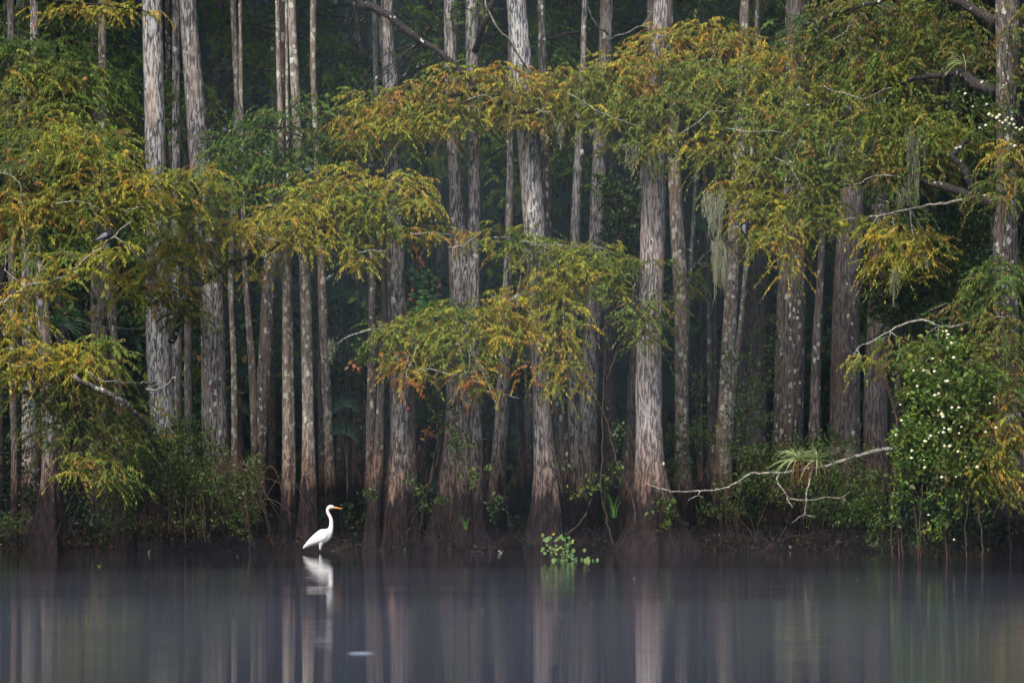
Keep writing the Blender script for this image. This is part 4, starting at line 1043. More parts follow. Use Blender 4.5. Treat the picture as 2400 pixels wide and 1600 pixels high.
shrub("creeper", "low leaves and dead stems between the leaning middle cypress and the pinkish one", 1400, 60.0, [
    (1380, 1130, 45, 28, 59.8, 0.2, "green", 0.4), (1350, 1150, 35, 20, 59.8, 0.2, "yolv", 0.25), (1450, 1100, 30, 30, 60, 0.2, "dark", 0.5), (1460, 1010, 30, 30, 60.2, 0.2, "dark", 0.4), (1330, 1060, 20, 40, 59.9, 0.2, "dark", 0.3), (1560, 1200, 35, 45, 59.7, 0.2, "dark", 0.4)],
    [[(1440, 1285, 60), (1410, 1160, 59.9), (1412, 1080, 59.9), (1412, 960, 60), (1420, 820, 60.2)], [(1490, 1240, 59.8), (1480, 1160, 59.8), (1448, 1090, 59.8), (1425, 1000, 59.9), (1414, 960, 60)], [(1423, 895, 60.1), (1440, 840, 60.2), (1465, 790, 60.3), (1490, 765, 60.4)], [(1330, 1255, 59.8), (1370, 1210, 59.6), (1385, 1170, 59.6)], [(1315, 1210, 59.8), (1308, 1160, 59.7), (1300, 1130, 59.7)]], size=0.07, dens=360, stem_r=0.016, cat="vine")


shrub("shade_thicket", "thicket darkened to stand for shade under the low boughs at the right edge", 2290, 58.2, [
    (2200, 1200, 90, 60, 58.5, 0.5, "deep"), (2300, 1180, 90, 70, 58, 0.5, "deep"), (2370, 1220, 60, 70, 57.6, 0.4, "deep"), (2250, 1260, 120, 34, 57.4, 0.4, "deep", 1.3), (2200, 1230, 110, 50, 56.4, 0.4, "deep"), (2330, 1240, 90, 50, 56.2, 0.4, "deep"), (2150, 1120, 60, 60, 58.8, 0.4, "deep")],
    [[(2290, 1300, 58.2), (2280, 1220, 58.2), (2260, 1150, 58.2)], [(2290, 1300, 58.2), (2330, 1220, 58.0), (2350, 1150, 58)]], tone=0.22)  # leaf colour cut to near black, painting the shade under the boughs
shrub("shade_thicket", "thicket darkened to stand for shade under the low boughs at the left edge", 60, 62.4, [
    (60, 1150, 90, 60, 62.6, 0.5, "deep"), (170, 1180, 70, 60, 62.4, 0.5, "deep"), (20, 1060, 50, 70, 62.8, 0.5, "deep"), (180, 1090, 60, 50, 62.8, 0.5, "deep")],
    [[(60, 1270, 62.4), (65, 1200, 62.5), (80, 1120, 62.6)]], tone=0.3)  # shade of the left hollow painted into the leaf colour

# reaching dead branch with its two air plants
def branch_thing(name, label, base_path, pieces, mat="twig", cat="branch"):
    P0 = at(*base_path[0])
    e = empty(name, P0, label, cat)
    rng = np.random.default_rng(int(base_path[0][0]))
    for nm, path, r in pieces:
        tb = MB()
        P = np.array([at(*p) for p in path])
        n = max(8, int(np.sum(np.linalg.norm(np.diff(P, axis=0), axis=1)) / 0.05))
        Q = smooth_path(P, n) + rng.normal(0, 0.006, (n, 3))
        tb.tube(Q, r, 7, 0.2, rng)
        tb.build(nm, M[mat], e, origin=P0, smooth=True)
    return e


Yb = 58.5
bp = [(2100, 1048, 57.5), (2040, 1060, 58), (1990, 1075, Yb), (1935, 1092, Yb), (1880, 1100, Yb), (1840, 1106, Yb), (1800, 1108, Yb), (1760, 1110, Yb), (1730, 1128, Yb), (1690, 1146, Yb), (1640, 1150, Yb), (1570, 1150, Yb), (1535, 1140, Yb), (1516, 1133, Yb)]
branch_thing("dead_branch", "long pale bare branch reaching left over the water from the flowering vine", bp, [
    ("branch", bp, [0.034, 0.03, 0.018, 0.014, 0.008]),
    ("twig", [(1826, 1110, Yb), (1821, 1128, Yb - 0.1), (1842, 1158, Yb - 0.1), (1846, 1172, Yb - 0.1), (1857, 1190, Yb - 0.1)], [0.014, 0.012]),
    ("twig", [(1848, 1170, Yb - 0.1), (1880, 1170, Yb - 0.15), (1910, 1170, Yb - 0.2), (1940, 1165, Yb - 0.2), (1965, 1166, Yb - 0.2), (1994, 1152, Yb - 0.2)], [0.011, 0.006]),
    ("twig", [(1900, 1102, Yb), (1898, 1125, Yb - 0.1), (1890, 1155, Yb - 0.1), (1888, 1190, Yb - 0.1), (1886, 1204, Yb - 0.1), (1910, 1212, Yb - 0.1)], [0.016, 0.007]),
    ("twig", [(1886, 1203, Yb - 0.1), (1872, 1212, Yb - 0.1), (1856, 1226, Yb - 0.1)], [0.007, 0.005]),
    ("twig", [(1640, 1150, Yb), (1637, 1160, Yb - 0.1), (1630, 1163, Yb - 0.1), (1612, 1172, Yb - 0.1)], [0.009, 0.005]),
    ("twig", [(1635, 1160, Yb - 0.1), (1648, 1166, Yb - 0.1)], [0.006, 0.004]),
])


def air_plant(label, px, py, Y, R, n, seed, dead=True):
    c = at(px, py, Y)
    e = empty("air_plant", c, label, "air plant")
    rng = np.random.default_rng(seed)
    for k in range(n):
        a = rng.uniform(0, 2 * math.pi)
        elv = rng.uniform(0.0, 1.35)
        d = np.array([math.cos(a) * math.cos(elv), 0.7 * math.sin(a) * math.cos(elv), math.sin(elv)])
        L = R * rng.uniform(0.7, 1.2)
        tt = np.linspace(0, 1, 8)[:, None]
        P = d * L * tt + np.array([0, 0, -1]) * L * rng.uniform(0.3, 0.85) * tt ** 2.3
        side = unit(np.cross(d, UP)) * 0.8 + np.array([0, 0, 0.5])
        w = 0.010 * (1 - tt ** 1.5) + 0.002
        V = np.concatenate([P - side * w, P + side * w])
        i = np.arange(7)
        F = np.stack([i, i + 8, i + 9, i + 1], 1)
        g = rng.uniform(0.75, 1.25)
        me = make_mesh("leaf", V, [F], np.tile(np.array([[0.33, 0.40, 0.17]]) * g, (16, 1)))
        obj("leaf", me, M["broad"], e)
    if dead:
        for k in range(n // 3):
            a = rng.uniform(0, 2 * math.pi)
            P = np.array([[0, 0, 0], [0.1 * math.cos(a), 0.08 * math.sin(a), -0.05], [0.14 * math.cos(a), 0.1 * math.sin(a), -0.4 * R / 0.45 * rng.uniform(0.6, 1.1)]])
            Q = smooth_path(P, 6)
            side = np.array([[0.7, -0.7, 0]]) * np.array([0.006, 0.010, 0.010, 0.008, 0.006, 0.002])[:, None]
            V = np.concatenate([Q - side, Q + side])
            i = np.arange(5)
            F = np.stack([i, i + 6, i + 7, i + 1], 1)
            me = make_mesh("dead_leaf", V, [F], np.tile(np.array([[0.20, 0.10, 0.05]]) * rng.uniform(0.6, 1.2), (12, 1)))
            obj("dead_leaf", me, M["broad"], e)


air_plant("spiky air plant with brown dead leaves on the left half of the bare branch", 1872, 1080, Yb - 0.05, 0.50, 64, 3)
air_plant("second spiky air plant touching the first, nearer the vine on the bare branch", 1914, 1078, Yb - 0.05, 0.40, 44, 4)
air_plant("large spiky air plant high on the limb of the right-edge cypress", 2262, 150, 57.4, 0.50, 26, 8, dead=False)

# flowering vine shrub over its thin stems at the right
Yv = 54.0
st = []
for x0, x1 in ((2104, 2108), (2112, 2104), (2150, 2140), (2155, 2160), (2215, 2200), (2262, 2272), (2300, 2290), (2090, 2096)):
    yb = 1075 + 1.5 * 144 * 60 / Yv
    st.append([(x0 + 4, yb + 6, Yv), (x0, 1240, Yv), (x1, 1160, Yv), (x1 + rs.uniform(-20, 20), 1000, Yv + 0.1), (x1 + rs.uniform(-40, 40), 850, Yv + 0.2)])
vine, vbase, vr = shrub("flowering_vine", "bright green vine dotted with cream flower heads hanging over the right water", 2180, Yv, [
    (2215, 815, 70, 40, Yv + 0.4, 0.3, "green", 0.8), (2170, 880, 55, 45, Yv + 0.2, 0.3, "green"), (2240, 890, 55, 50, Yv + 0.2, 0.3, "green", 0.9), (2125, 930, 35, 45, Yv + 0.2, 0.2, "green", 0.9), (2190, 950, 60, 45, Yv + 0.1, 0.3, "green"), (2265, 970, 45, 50, Yv + 0.1, 0.3, "dark", 0.8),
    (2130, 1010, 48, 45, Yv, 0.3, "green"), (2205, 1025, 60, 45, Yv, 0.3, "green"), (2150, 1085, 55, 35, Yv, 0.25, "green", 0.9), (2230, 1090, 60, 40, Yv, 0.3, "dark", 0.9), (2290, 1060, 45, 50, Yv, 0.3, "dark", 0.8), (2300, 880, 50, 50, Yv + 0.3, 0.3, "dark", 0.7),
    (2102, 1060, 14, 50, Yv - 0.1, 0.08, "green", 0.9), (2100, 1130, 11, 55, Yv - 0.1, 0.06, "green", 0.8), (2098, 1200, 8, 40, Yv - 0.1, 0.05, "dark", 0.8), (2140, 1150, 22, 60, Yv, 0.15, "dark", 0.45), (2180, 1160, 20, 70, Yv, 0.15, "dark", 0.4), (2205, 1240, 9, 75, Yv - 0.1, 0.05, "green", 0.7),
    (2240, 1160, 30, 60, Yv, 0.15, "dark", 0.4), (2290, 1140, 35, 60, Yv, 0.2, "dark", 0.45), (2160, 1240, 30, 50, Yv + 0.1, 0.15, "dark", 0.25), (2110, 870, 20, 30, Yv + 0.2, 0.1, "green", 0.5)], st, size=0.075, dens=520, cat="vine", stem_r=0.011, tone=0.88)
fl = [(2218, 776), (2222, 784), (2210, 776), (2255, 772), (2219, 792), (2230, 804), (2235, 838), (2141, 868), (2165, 868), (2190, 870), (2205, 845), (2215, 893), (2220, 893), (2191, 926), (2200, 922), (2128, 923), (2110, 948), (2231, 955), (2247, 955), (2207, 970), (2210, 976), (2199, 961), (2113, 985), (2235, 990), (2253, 1000),
      (2213, 1003), (2200, 1013), (2211, 1013), (2224, 1006), (2181, 1021), (2177, 1027), (2170, 1034), (2167, 1033), (2100, 1019), (2214, 1045), (2226, 1045), (2245, 1058), (2137, 1056), (2136, 1073), (2166, 1078), (2167, 1095), (2207, 1118), (2241, 1117), (2290, 1094), (2310, 1012), (2334, 1002), (2330, 930), (2320, 945), (2176, 1206), (2236, 1264), (2262, 1070), (2150, 905), (2248, 1015), (2186, 840)]
top_fl = [(2318, 268), (2326, 272), (2336, 276), (2343, 284), (2350, 288), (2357, 282), (2366, 290), (2372, 280), (2376, 292), (2382, 300), (2390, 304), (2356, 302), (2396, 300), (2262, 220), (2280, 250), (2312, 245), (2296, 300), (2310, 294), (2370, 338), (2378, 342), (2342, 270), (2362, 276)]


def flower_mesh():
    mb = MB()
    rng = np.random.default_rng(3)
    for k in range(9):
        d = unit(rng.normal(0, 1, 3))
        c = d * 0.55
        th = np.linspace(0, 2 * math.pi, 5, endpoint=False)
        V = [[0, 0, 0.55]] + [[0.5 * math.cos(t), 0.5 * math.sin(t), 0.05] for t in th] + [[0, 0, -0.5]]
        f3 = [[0, 1 + q, 1 + (q + 1) % 5] for q in range(5)] + [[6, 1 + (q + 1) % 5, 1 + q] for q in range(5)]
        mb.add(np.array(V) + c, None, f3)
    return make_mesh("flower_head", np.concatenate(mb.V), [np.concatenate(mb.F3)])


FM = flower_mesh()
FM.materials.append(M["flower"])
for px, py in fl:
    p = at(px, py, Yv - 0.40 + vr.uniform(-0.1, 0.1))
    o = obj("flower_head", FM, None, vine, p - vbase)
    s = vr.uniform(0.012, 0.029)
    o.scale = (s * 1.2, s, s * 0.9)
v2, v2b, v2r = shrub("flowering_vine", "small flowering vine draped over the upper limb at the right edge", 2360, 55.9, [
    (2345, 262, 40, 16, 55.8, 0.2, "green"), (2300, 240, 50, 30, 56, 0.2, "dark", 0.7), (2370, 300, 40, 18, 55.8, 0.2, "green"), (2330, 190, 25, 20, 56, 0.2, "green", 0.8), (2250, 230, 40, 25, 56.5, 0.2, "dark", 0.5)],
    [[(2372, 1345, 55.9), (2345, 900, 55.9), (2348, 500, 55.9), (2350, 285, 55.9), (2300, 245, 56)]], size=0.06, cat="vine", stem_r=0.012)
for px, py in top_fl:
    p = at(px, py, 55.45 + v2r.uniform(-0.08, 0.08))
    o = obj("flower_head", FM, None, v2, p - v2b)
    s = v2r.uniform(0.015, 0.032)
    o.scale = (s * 1.2, s, s * 0.9)


# hanging moss
def moss(label, px, py, Y, w, h, n, seed, tone=1.0):
    c = at(px, py, Y)
    s = Y / D0 / PXM
    rng = np.random.default_rng(seed)
    mb = MB()
    tails = rng.uniform(-0.5, 0.5, max(3, n // 14)) * w * s
    tlen = rng.uniform(0.35, 1.0, len(tails)) * (1 - (tails / (0.62 * w * s)) ** 2)
    for k in range(n * 3):
        q = rng.integers(0, len(tails))
        H = h * s * tlen[q]
        z0 = -H * rng.uniform(0, 0.75) + 0.05 * rng.normal()
        x0 = tails[q] + rng.normal(0, 0.022) * (1 + z0 / (H + 0.01) * 0.6)
        L = H * rng.uniform(0.15, 0.38)
        m = 5
        t = np.linspace(0, 1, m)
        P = np.stack([x0 + np.cumsum(rng.normal(0, 0.010, m)), rng.normal(0, 0.03) + np.cumsum(rng.normal(0, 0.008, m)), z0 - L * t], 1)
        wd = 0.0065 * rng.uniform(0.6, 1.3) * (1 - 0.7 * t)[:, None]
        a = rng.uniform(0, math.pi)
        side = np.array([[math.cos(a), math.sin(a), 0]]) * wd
        V = np.concatenate([P - side, P + side])
        i = np.arange(m - 1)
        F = np.stack([i, i + m, i + m + 1, i + 1], 1)
        mb.add(V, F, col=np.array([0.25, 0.26, 0.17]) * tone * rng.uniform(0.6, 1.2))
    o = mb.build("spanish_moss", M["moss"], loc=c)
    return tag(o, label, "moss", "hanging moss")


moss("grey-green moss curtain hanging left of the forked trunk", 1672, 455, 58.9, 46, 150, 200, 1, 1.15)
moss("lower moss tail hanging beside the forked trunk", 1688, 560, 58.9, 34, 190, 150, 2, 1.15)
moss("thin moss beard hanging beside the leftmost slim spotted trunk", 660, 590, 60.2, 16, 170, 50, 3, 0.7)
moss("moss tuft hanging in front of the leaning pale cypress, left", 468, 640, 60, 40, 90, 70, 4, 0.8)
moss("wispy moss in front of the silvery cypress below its boughs", 352, 620, 59.4, 34, 110, 60, 5, 0.8)
moss("long faint moss veil hanging under the right foliage mass", 2140, 310, 57.9, 60, 190, 130, 6, 0.8)
moss("moss veil hanging below the lichen limb at right", 2116, 430, 58, 30, 90, 60, 7, 0.8)
moss("dangling moss rag above the dark broad-leaved tree", 2098, 630, 58.2, 26, 95, 60, 8, 0.9)
moss("moss drips under the top centre-right foliage", 1480, 340, 59.2, 40, 70, 60, 9, 0.9)
moss("moss drips right of centre under the hanging foliage", 1535, 350, 59.2, 40, 65, 60, 10, 0.9)
moss("moss tassel under the left end of the right foliage mass", 1310, 290, 59.4, 40, 60, 50, 11, 0.9)
moss("moss ball on the tip of the thin branch left of the central cypress", 782, 800, 59.3, 20, 66, 90, 12, 0.8)
moss("moss swag lying along the bare branch beside the air plants", 1968, 1052, 58.3, 60, 48, 90, 13, 0.75)
moss("moss streamers hanging in the right foliage above the stout trunks", 1950, 330, 58.6, 50, 90, 60, 14, 0.9)
moss("moss tassels at the far right end of the lower right bough", 2165, 600, 58.3, 26, 60, 40, 15, 0.9)


# palmetto fans in the gloom
def palmetto(label, px, py, Y, fans, seed):
    s = Y / D0 / PXM
    x = (px - 1200) * s
    base = np.array([x, Y, float(ground_z(np.array(x), np.array(Y)))])
    e = empty("palmetto", base, label, "palm")
    rng = np.random.default_rng(seed)
    for fx, fy, R in fans:
        c = at(fx, fy, Y + rng.uniform(-0.3, 0.3)) - base
        tb = MB()
        tb.tube(smooth_path(np.array([[0, 0, 0], [0.3 * c[0], 0.3 * c[1], 0.75 * c[2]], c]), 8), [0.02, 0.012], 5, 0.05, rng)
        st_ = tb.build("stem", M["deep"], e)
        n = 17
        fdir = rng.uniform(-0.6, 0.6)
        mb = MB()
        for k in range(n):
            a = -1.9 + 3.8 * k / (n - 1) + fdir
            d = unit(np.array([math.sin(a), -0.35, math.cos(a)]))
            L = R * rng.uniform(0.8, 1.05)
            t = np.linspace(0, 1, 4)[:, None]
            P = c + d * L * t + np.array([0, 0, -0.3]) * L * t ** 2
            side = unit(np.cross(d, np.array([0, 1.0, 0.2]))) * (0.022 * (1 - 0.85 * t))
            V = np.concatenate([P - side, P + side])
            i = np.arange(3)
            mb.add(V, np.stack([i, i + 4, i + 5, i + 1], 1), col=np.array([0.06, 0.12, 0.08]) * rng.uniform(0.8, 1.3))
        mb.build("frond", M["broad"], e)


palmetto("palmetto fans in the gloom right of the three slim trunks", 815, 1000, 68, [(830, 820, 0.5), (800, 690, 0.45), (835, 700, 0.4), (805, 950, 0.45), (800, 1010, 0.45)], 1)
palmetto("palmetto fans in the dark gap right of the brown-grey flecked trunk", 1645, 900, 68, [(1640, 530, 0.5), (1636, 610, 0.45), (1640, 680, 0.4)], 2)
palmetto("palmetto fans behind the leaning lichen-streaked trunk at left", 200, 900, 68, [(150, 760, 0.5), (205, 640, 0.45), (320, 610, 0.5)], 3)
palmetto("palmetto fans between the middle trunks, upper centre", 1330, 900, 68, [(1335, 400, 0.55), (1338, 470, 0.5), (1205, 380, 0.45)], 4)
palmetto("palmetto fans in the gloom left of the wide shaded brown trunk's foot", 600, 900, 69, [(575, 880, 0.45), (560, 960, 0.45)], 5)


# grass tuft, heart-leaved vine, floating plant
def grass_tuft(label, px, py, Y, n, H, seed):
    c = at(px, py, Y)
    e = empty("grass_tuft", c, label, "grass tuft")
    rng = np.random.default_rng(seed)
    for k in range(n):
        a = rng.uniform(-0.5, 0.25)
        L = H * rng.uniform(0.6, 1.1)
        t = np.linspace(0, 1, 5)[:, None]
        P = np.array([[rng.normal(0, 0.02), rng.normal(0, 0.02), 0]]) + np.array([[math.sin(a), -0.1, math.cos(a)]]) * L * t + np.array([[math.copysign(0.25, a), 0, -0.15]]) * L * t ** 2.5
        side = np.array([[1, 0, 0]]) * 0.007 * (1 - 0.9 * t)
        V = np.concatenate([P - side, P + side])
        i = np.arange(4)
        me = make_mesh("blade", V, [np.stack([i, i + 5, i + 6, i + 1], 1)], np.tile(np.array([[0.09, 0.19, 0.04]]) * rng.uniform(0.7, 1.2), (10, 1)))
        obj("blade", me, M["broad"], e)


grass_tuft("bright green grass tuft on the dark foot of the bright pinkish cypress", 1440, 1212, 59.6, 11, 0.5, 1)
grass_tuft("short grass tuft low on the thick grey cypress's dark foot", 1092, 1240, 59.7, 9, 0.3, 2)


def round_leaf_mesh():
    th = np.linspace(0, 2 * math.pi, 8, endpoint=False)
    V = [[0, 0, -0.08]] + [[math.cos(t), math.sin(t), 0.06 * math.cos(2 * t)] for t in th]
    me = make_mesh("leaf", np.array(V), [np.array([[0, 1 + k, 1 + (k + 1) % 8] for k in range(8)])])
    return me


def leaf_fixed(name, rgb):
    me = round_leaf_mesh()
    me.materials.append(leafmat(name, 0.45, 0.3, rgb))
    return me


LG = leaf_fixed("leaf_green", (0.17, 0.27, 0.07))
LY = leaf_fixed("leaf_yellow", (0.45, 0.42, 0.03))
LD = leaf_fixed("leaf_dark", (0.05, 0.17, 0.05))
LR = leaf_fixed("leaf_red", (0.42, 0.13, 0.08))
r4 = np.random.default_rng(44)
Yf = 54.5
fe = empty("floating_plant", at(1310, 1075 + 216 * 60 / Yf, Yf), "clump of round green leaves with two yellow ones rising from the water", "water plant")
fb0 = np.array(fe.location)
spots = [(1272, 1253, 0), (1297, 1251, 1), (1293, 1294, 1), (1325, 1249, 0), (1315, 1255, 0), (1320, 1263, 0), (1335, 1273, 0), (1328, 1277, 0), (1282, 1277, 0), (1289, 1282, 0), (1294, 1285, 0), (1284, 1290, 0), (1303, 1278, 0), (1306, 1287, 0), (1303, 1297, 0), (1314, 1282, 0), (1320, 1285, 0), (1330, 1290, 0), (1331, 1300, 0), (1339, 1296, 0), (1343, 1294, 0), (1370, 1289, 0), (1324, 1302, 0), (1341, 1309, 0), (1400, 1315, 0), (1284, 1260, 0), (1300, 1290, 0)]
for k in range(34):
    x = r4.uniform(1268, 1345)
    spots.append((x, r4.uniform(1252, 1300) + 0.35 * max(0, x - 1325), 1 if r4.random() < 0.12 else 0))
for k in range(26):
    x = r4.uniform(1282, 1390)
    spots.append((x, r4.uniform(1298, 1318) + 0.05 * (x - 1282), 0))
for px, py, kind in spots:
    p = at(px, min(py, 1312), Yf + r4.uniform(-0.3, 0.3))
    p[2] = max(p[2], 0.01)
    o = obj("leaf", LY if kind else (LG if r4.random() < 0.75 else LD), None, fe, p - fb0)
    s = r4.uniform(0.018, 0.032)
    o.scale = (s, s, s)
    o.rotation_euler = (r4.uniform(0.5, 1.5), r4.uniform(-0.4, 0.4), r4.uniform(-1, 1))
for p in ([(1290, 1315, Yf), (1294, 1290, Yf), (1289, 1268, Yf)], [(1310, 1315, Yf), (1325, 1285, Yf), (1310, 1263, Yf), (1302, 1260, Yf)], [(1340, 1315, Yf), (1332, 1290, Yf), (1320, 1270, Yf)]):
    tb = MB()
    tb.tube(smooth_path(np.array([at(*q) for q in p]), 8), [0.008, 0.004], 5, 0.1, r4)
    tb.build("stem", M["brownstem"], fe, origin=fb0)
hv = empty("heart_leaf_vine", at(1000, 690, 60.2), "heart-leaved green vine with a few red leaves beside the scarred central cypress", "vine")
hb = np.array(hv.location)
for k in range(95):
    t = r4.uniform(0, 1)
    px, py = 1000 + r4.normal(0, 16) - 12 * t, 740 - 110 * t + r4.normal(0, 8)
    o = obj("leaf", LD if r4.random() < 0.7 else LG, None, hv, at(px, py, 60.1 + r4.uniform(-0.15, 0.15)) - hb)
    s = r4.uniform(0.022, 0.048)
    o.scale = (s, s * 0.85, s)
    o.rotation_euler = (r4.uniform(0.6, 1.4), r4.uniform(-0.5, 0.5), r4.uniform(-1, 1))
for px, py in ((960, 690), (962, 700), (966, 680), (1030, 668), (1033, 690), (1025, 715), (990, 615), (992, 622), (1020, 720), (830, 858), (838, 862), (985, 608)):
    o = obj("leaf", LR, None, hv, at(px, py, 60.0) - hb)
    s = r4.uniform(0.025, 0.045)
    o.scale = (s, s * 0.7, s)
    o.rotation_euler = (r4.uniform(0.8, 1.5), r4.uniform(-0.5, 0.5), r4.uniform(-1, 1))
tb = MB()
tb.tube(smooth_path(np.array([at(1010, 760, 60.2), at(1003, 700, 60.15), at(995, 650, 60.1), at(990, 610, 60.1)]), 12), [0.008, 0.004], 5, 0.1, r4)
tb.build("stem", M["brownstem"], hv, origin=hb)
shrub("maple_sprig", "green lobed sprig at the left tip of the centre low bough", 850, 59.4, [(858, 830, 26, 16, 59.3, 0.15, "green", 1.1), (838, 845, 16, 10, 59.3, 0.1, "green"), (836, 858, 12, 9, 59.3, 0.1, "red", 1.0)], [[(900, 800, 59.5), (870, 820, 59.4), (835, 850, 59.3)]], size=0.075, dens=500, cat="sprig")
shrub("fern_sprig", "single small green sprig left of the central buttress", 870, 60, [(868, 1158, 18, 8, 59.8, 0.1, "green", 1.2)], [[(886, 1170, 60), (870, 1158, 59.8), (860, 1150, 59.7)]], size=0.06, dens=600, cat="sprig")

# bits lying at the water's edge
for lab, path, r in (
        ("thin curved black branch poking out of the water below the thick grey cypress", [(1106, 1294, 58.6), (1125, 1292, 58.5), (1142, 1303, 58.4), (1158, 1317, 58.2)], [0.014, 0.006]),
        ("thin grey twig slanting into the water right of the thick grey cypress", [(1168, 1290, 59), (1185, 1304, 58.6), (1204, 1318, 58.2)], [0.010, 0.006]),
        ("short pale twig sticking out of the water below the left bush", [(352, 1290, 58.8), (342, 1302, 58.7), (336, 1308, 58.6)], [0.012, 0.008])):
    branch_thing("stick", lab, path, [("shaft", path, r)], mat="limb" if "black" in lab else "twig", cat="stick")


# ------------------------------------------------------------------ birds
def loft(rows, segs=18):
    """rows: x, z, half-height, half-width, y; rings stand across the spine."""
    R = smooth_path(np.array([[r[0], r[4] if len(r) > 4 else 0.0, r[1], r[2], r[3]] for r in rows]), len(rows) * 5)
    C = R[:, :3]
    t = unit(np.gradient(C, axis=0))
    side = np.array([[0, 1.0, 0]]) - t * t[:, 1:2]
    side = unit(side)
    up = np.cross(t, side)
    th = np.linspace(0, 2 * math.pi, segs, endpoint=False)
    V = C[:, None] + np.maximum(R[:, 3], 0.001)[:, None, None] * np.cos(th)[None, :, None] * up[:, None] + np.maximum(R[:, 4], 0.001)[:, None, None] * np.sin(th)[None, :, None] * side[:, None]
    n = len(C)
    i = np.arange(n - 1)[:, None] * segs + np.arange(segs)[None]
    j = np.arange(n - 1)[:, None] * segs + (np.arange(segs)[None] + 1) % segs
    F = np.stack([i, j, j + segs, i + segs], -1).reshape(-1, 4)
    c0 = np.array([[0, k + 1, k] for k in range(1, segs - 1)])
    c1 = np.array([[0, k, k + 1] for k in range(1, segs - 1)]) + (n - 1) * segs
    return V.reshape(-1, 3), F, np.concatenate([c0, c1])


def lofted(name, rows, mat, parent, segs=18):
    V, F, c = loft(rows, segs)
    return obj(name, make_mesh(name, V, [F, c], smooth=True), mat, parent)


Ye = 59.2
ebase = at(0, 1075 + 216 * 60 / Ye, Ye)
ebase[0] = at(749.5, 1293, Ye)[0]
egret = empty("egret", ebase, "white egret with orange bill wading at the water's edge, facing right", "egret")
es = Ye / D0 / PXM / 6.275


def ez(zx, zy):
    """Close-up coordinates of the bird -> metres from its foot."""
    return (zx - 436.0) * es, (902.0 - zy) * es


def erow(zx, zy, h, w, y=0.0):
    x, z = ez(zx, zy)
    return [x, z, h * es, w * es, y]


lofted("body", [erow(188, 842, 6, 5), erow(215, 820, 22, 16), erow(265, 785, 40, 32), erow(330, 742, 62, 50), erow(400, 702, 86, 64), erow(465, 672, 104, 70), erow(525, 640, 98, 64), erow(568, 602, 68, 48), erow(594, 560, 42, 34), erow(604, 510, 32, 28),
                erow(606, 460, 28, 25), erow(600, 415, 26, 24), erow(586, 376, 25, 23), erow(565, 340, 24, 22), erow(552, 305, 23, 21), erow(552, 272, 24, 21), erow(568, 244, 27, 22), erow(595, 233, 30, 24), erow(622, 236, 25, 20), erow(648, 243, 15, 12)], M["white"], egret, 22)
lofted("bill", [erow(640, 243, 16, 10), erow(675, 246, 13, 8), erow(720, 252, 9, 6), erow(772, 259, 2, 1.5)], M["beak"], egret, 10)
for sy in (-1, 1):
    ex_, ez_ = ez(624, 231)
    lofted("eye", [erow(620, 231, 0.5, 0.5, sy * 21 * es), erow(625, 231, 5, 4, sy * 21 * es), erow(630, 231, 0.5, 0.5, sy * 21 * es)], M["black"], egret, 8)
    lofted("wing", [erow(196, 838, 6, 4, sy * 8 * es), erow(260, 775, 30, 9, sy * 30 * es), erow(350, 715, 58, 12, sy * 50 * es), erow(440, 665, 76, 14, sy * 62 * es), erow(510, 630, 62, 12, sy * 60 * es), erow(556, 600, 26, 8, sy * 48 * es)], M["white"], egret, 14)
for (xo, yo) in ((0, -0.03), (10, 0.05)):
    lg = lofted("leg", [erow(436 + xo, 930, 6, 6, yo), erow(437 + xo, 880, 6, 6, yo), erow(438 + xo, 850, 7, 7, yo)], M["black"], egret, 8)
    lofted("thigh", [erow(437 + xo, 862, 7, 7, yo), erow(443 + xo, 815, 18, 15, yo), erow(455 + xo, 765, 32, 26, yo), erow(465 + xo, 720, 36, 30, yo)], M["white"], egret, 12)


def dark_bird(label, px, py, Y, rows, wing, bill, s_px, flip=1, wingm="silver"):
    c = at(px, py, Y)
    e = empty("perched_bird", c, label, "bird")
    s = Y / D0 / PXM * s_px

    def rw(x, z, h, w, y=0.0):
        return [flip * x * s, z * s, h * s, w * s, y * s]
    lofted("body", [rw(*r) for r in rows], M["blackf"], e, 14)
    for sy in (-1, 1):
        lofted("wing", [rw(x, z, h, w, sy * y) for x, z, h, w, y in wing], M[wingm], e, 10)
    lofted("bill", [rw(*r) for r in bill], M["beak"], e, 8)
    for sy in (-1, 1):
        tb = MB()
        tb.tube(np.array([[flip * 0.5 * s, sy * 2 * s, -9 * s], [flip * 1.5 * s, sy * 2 * s, -13 * s]]), [0.9 * s, 0.7 * s], 6)
        tb.build("leg", M["black"], e)
    return e


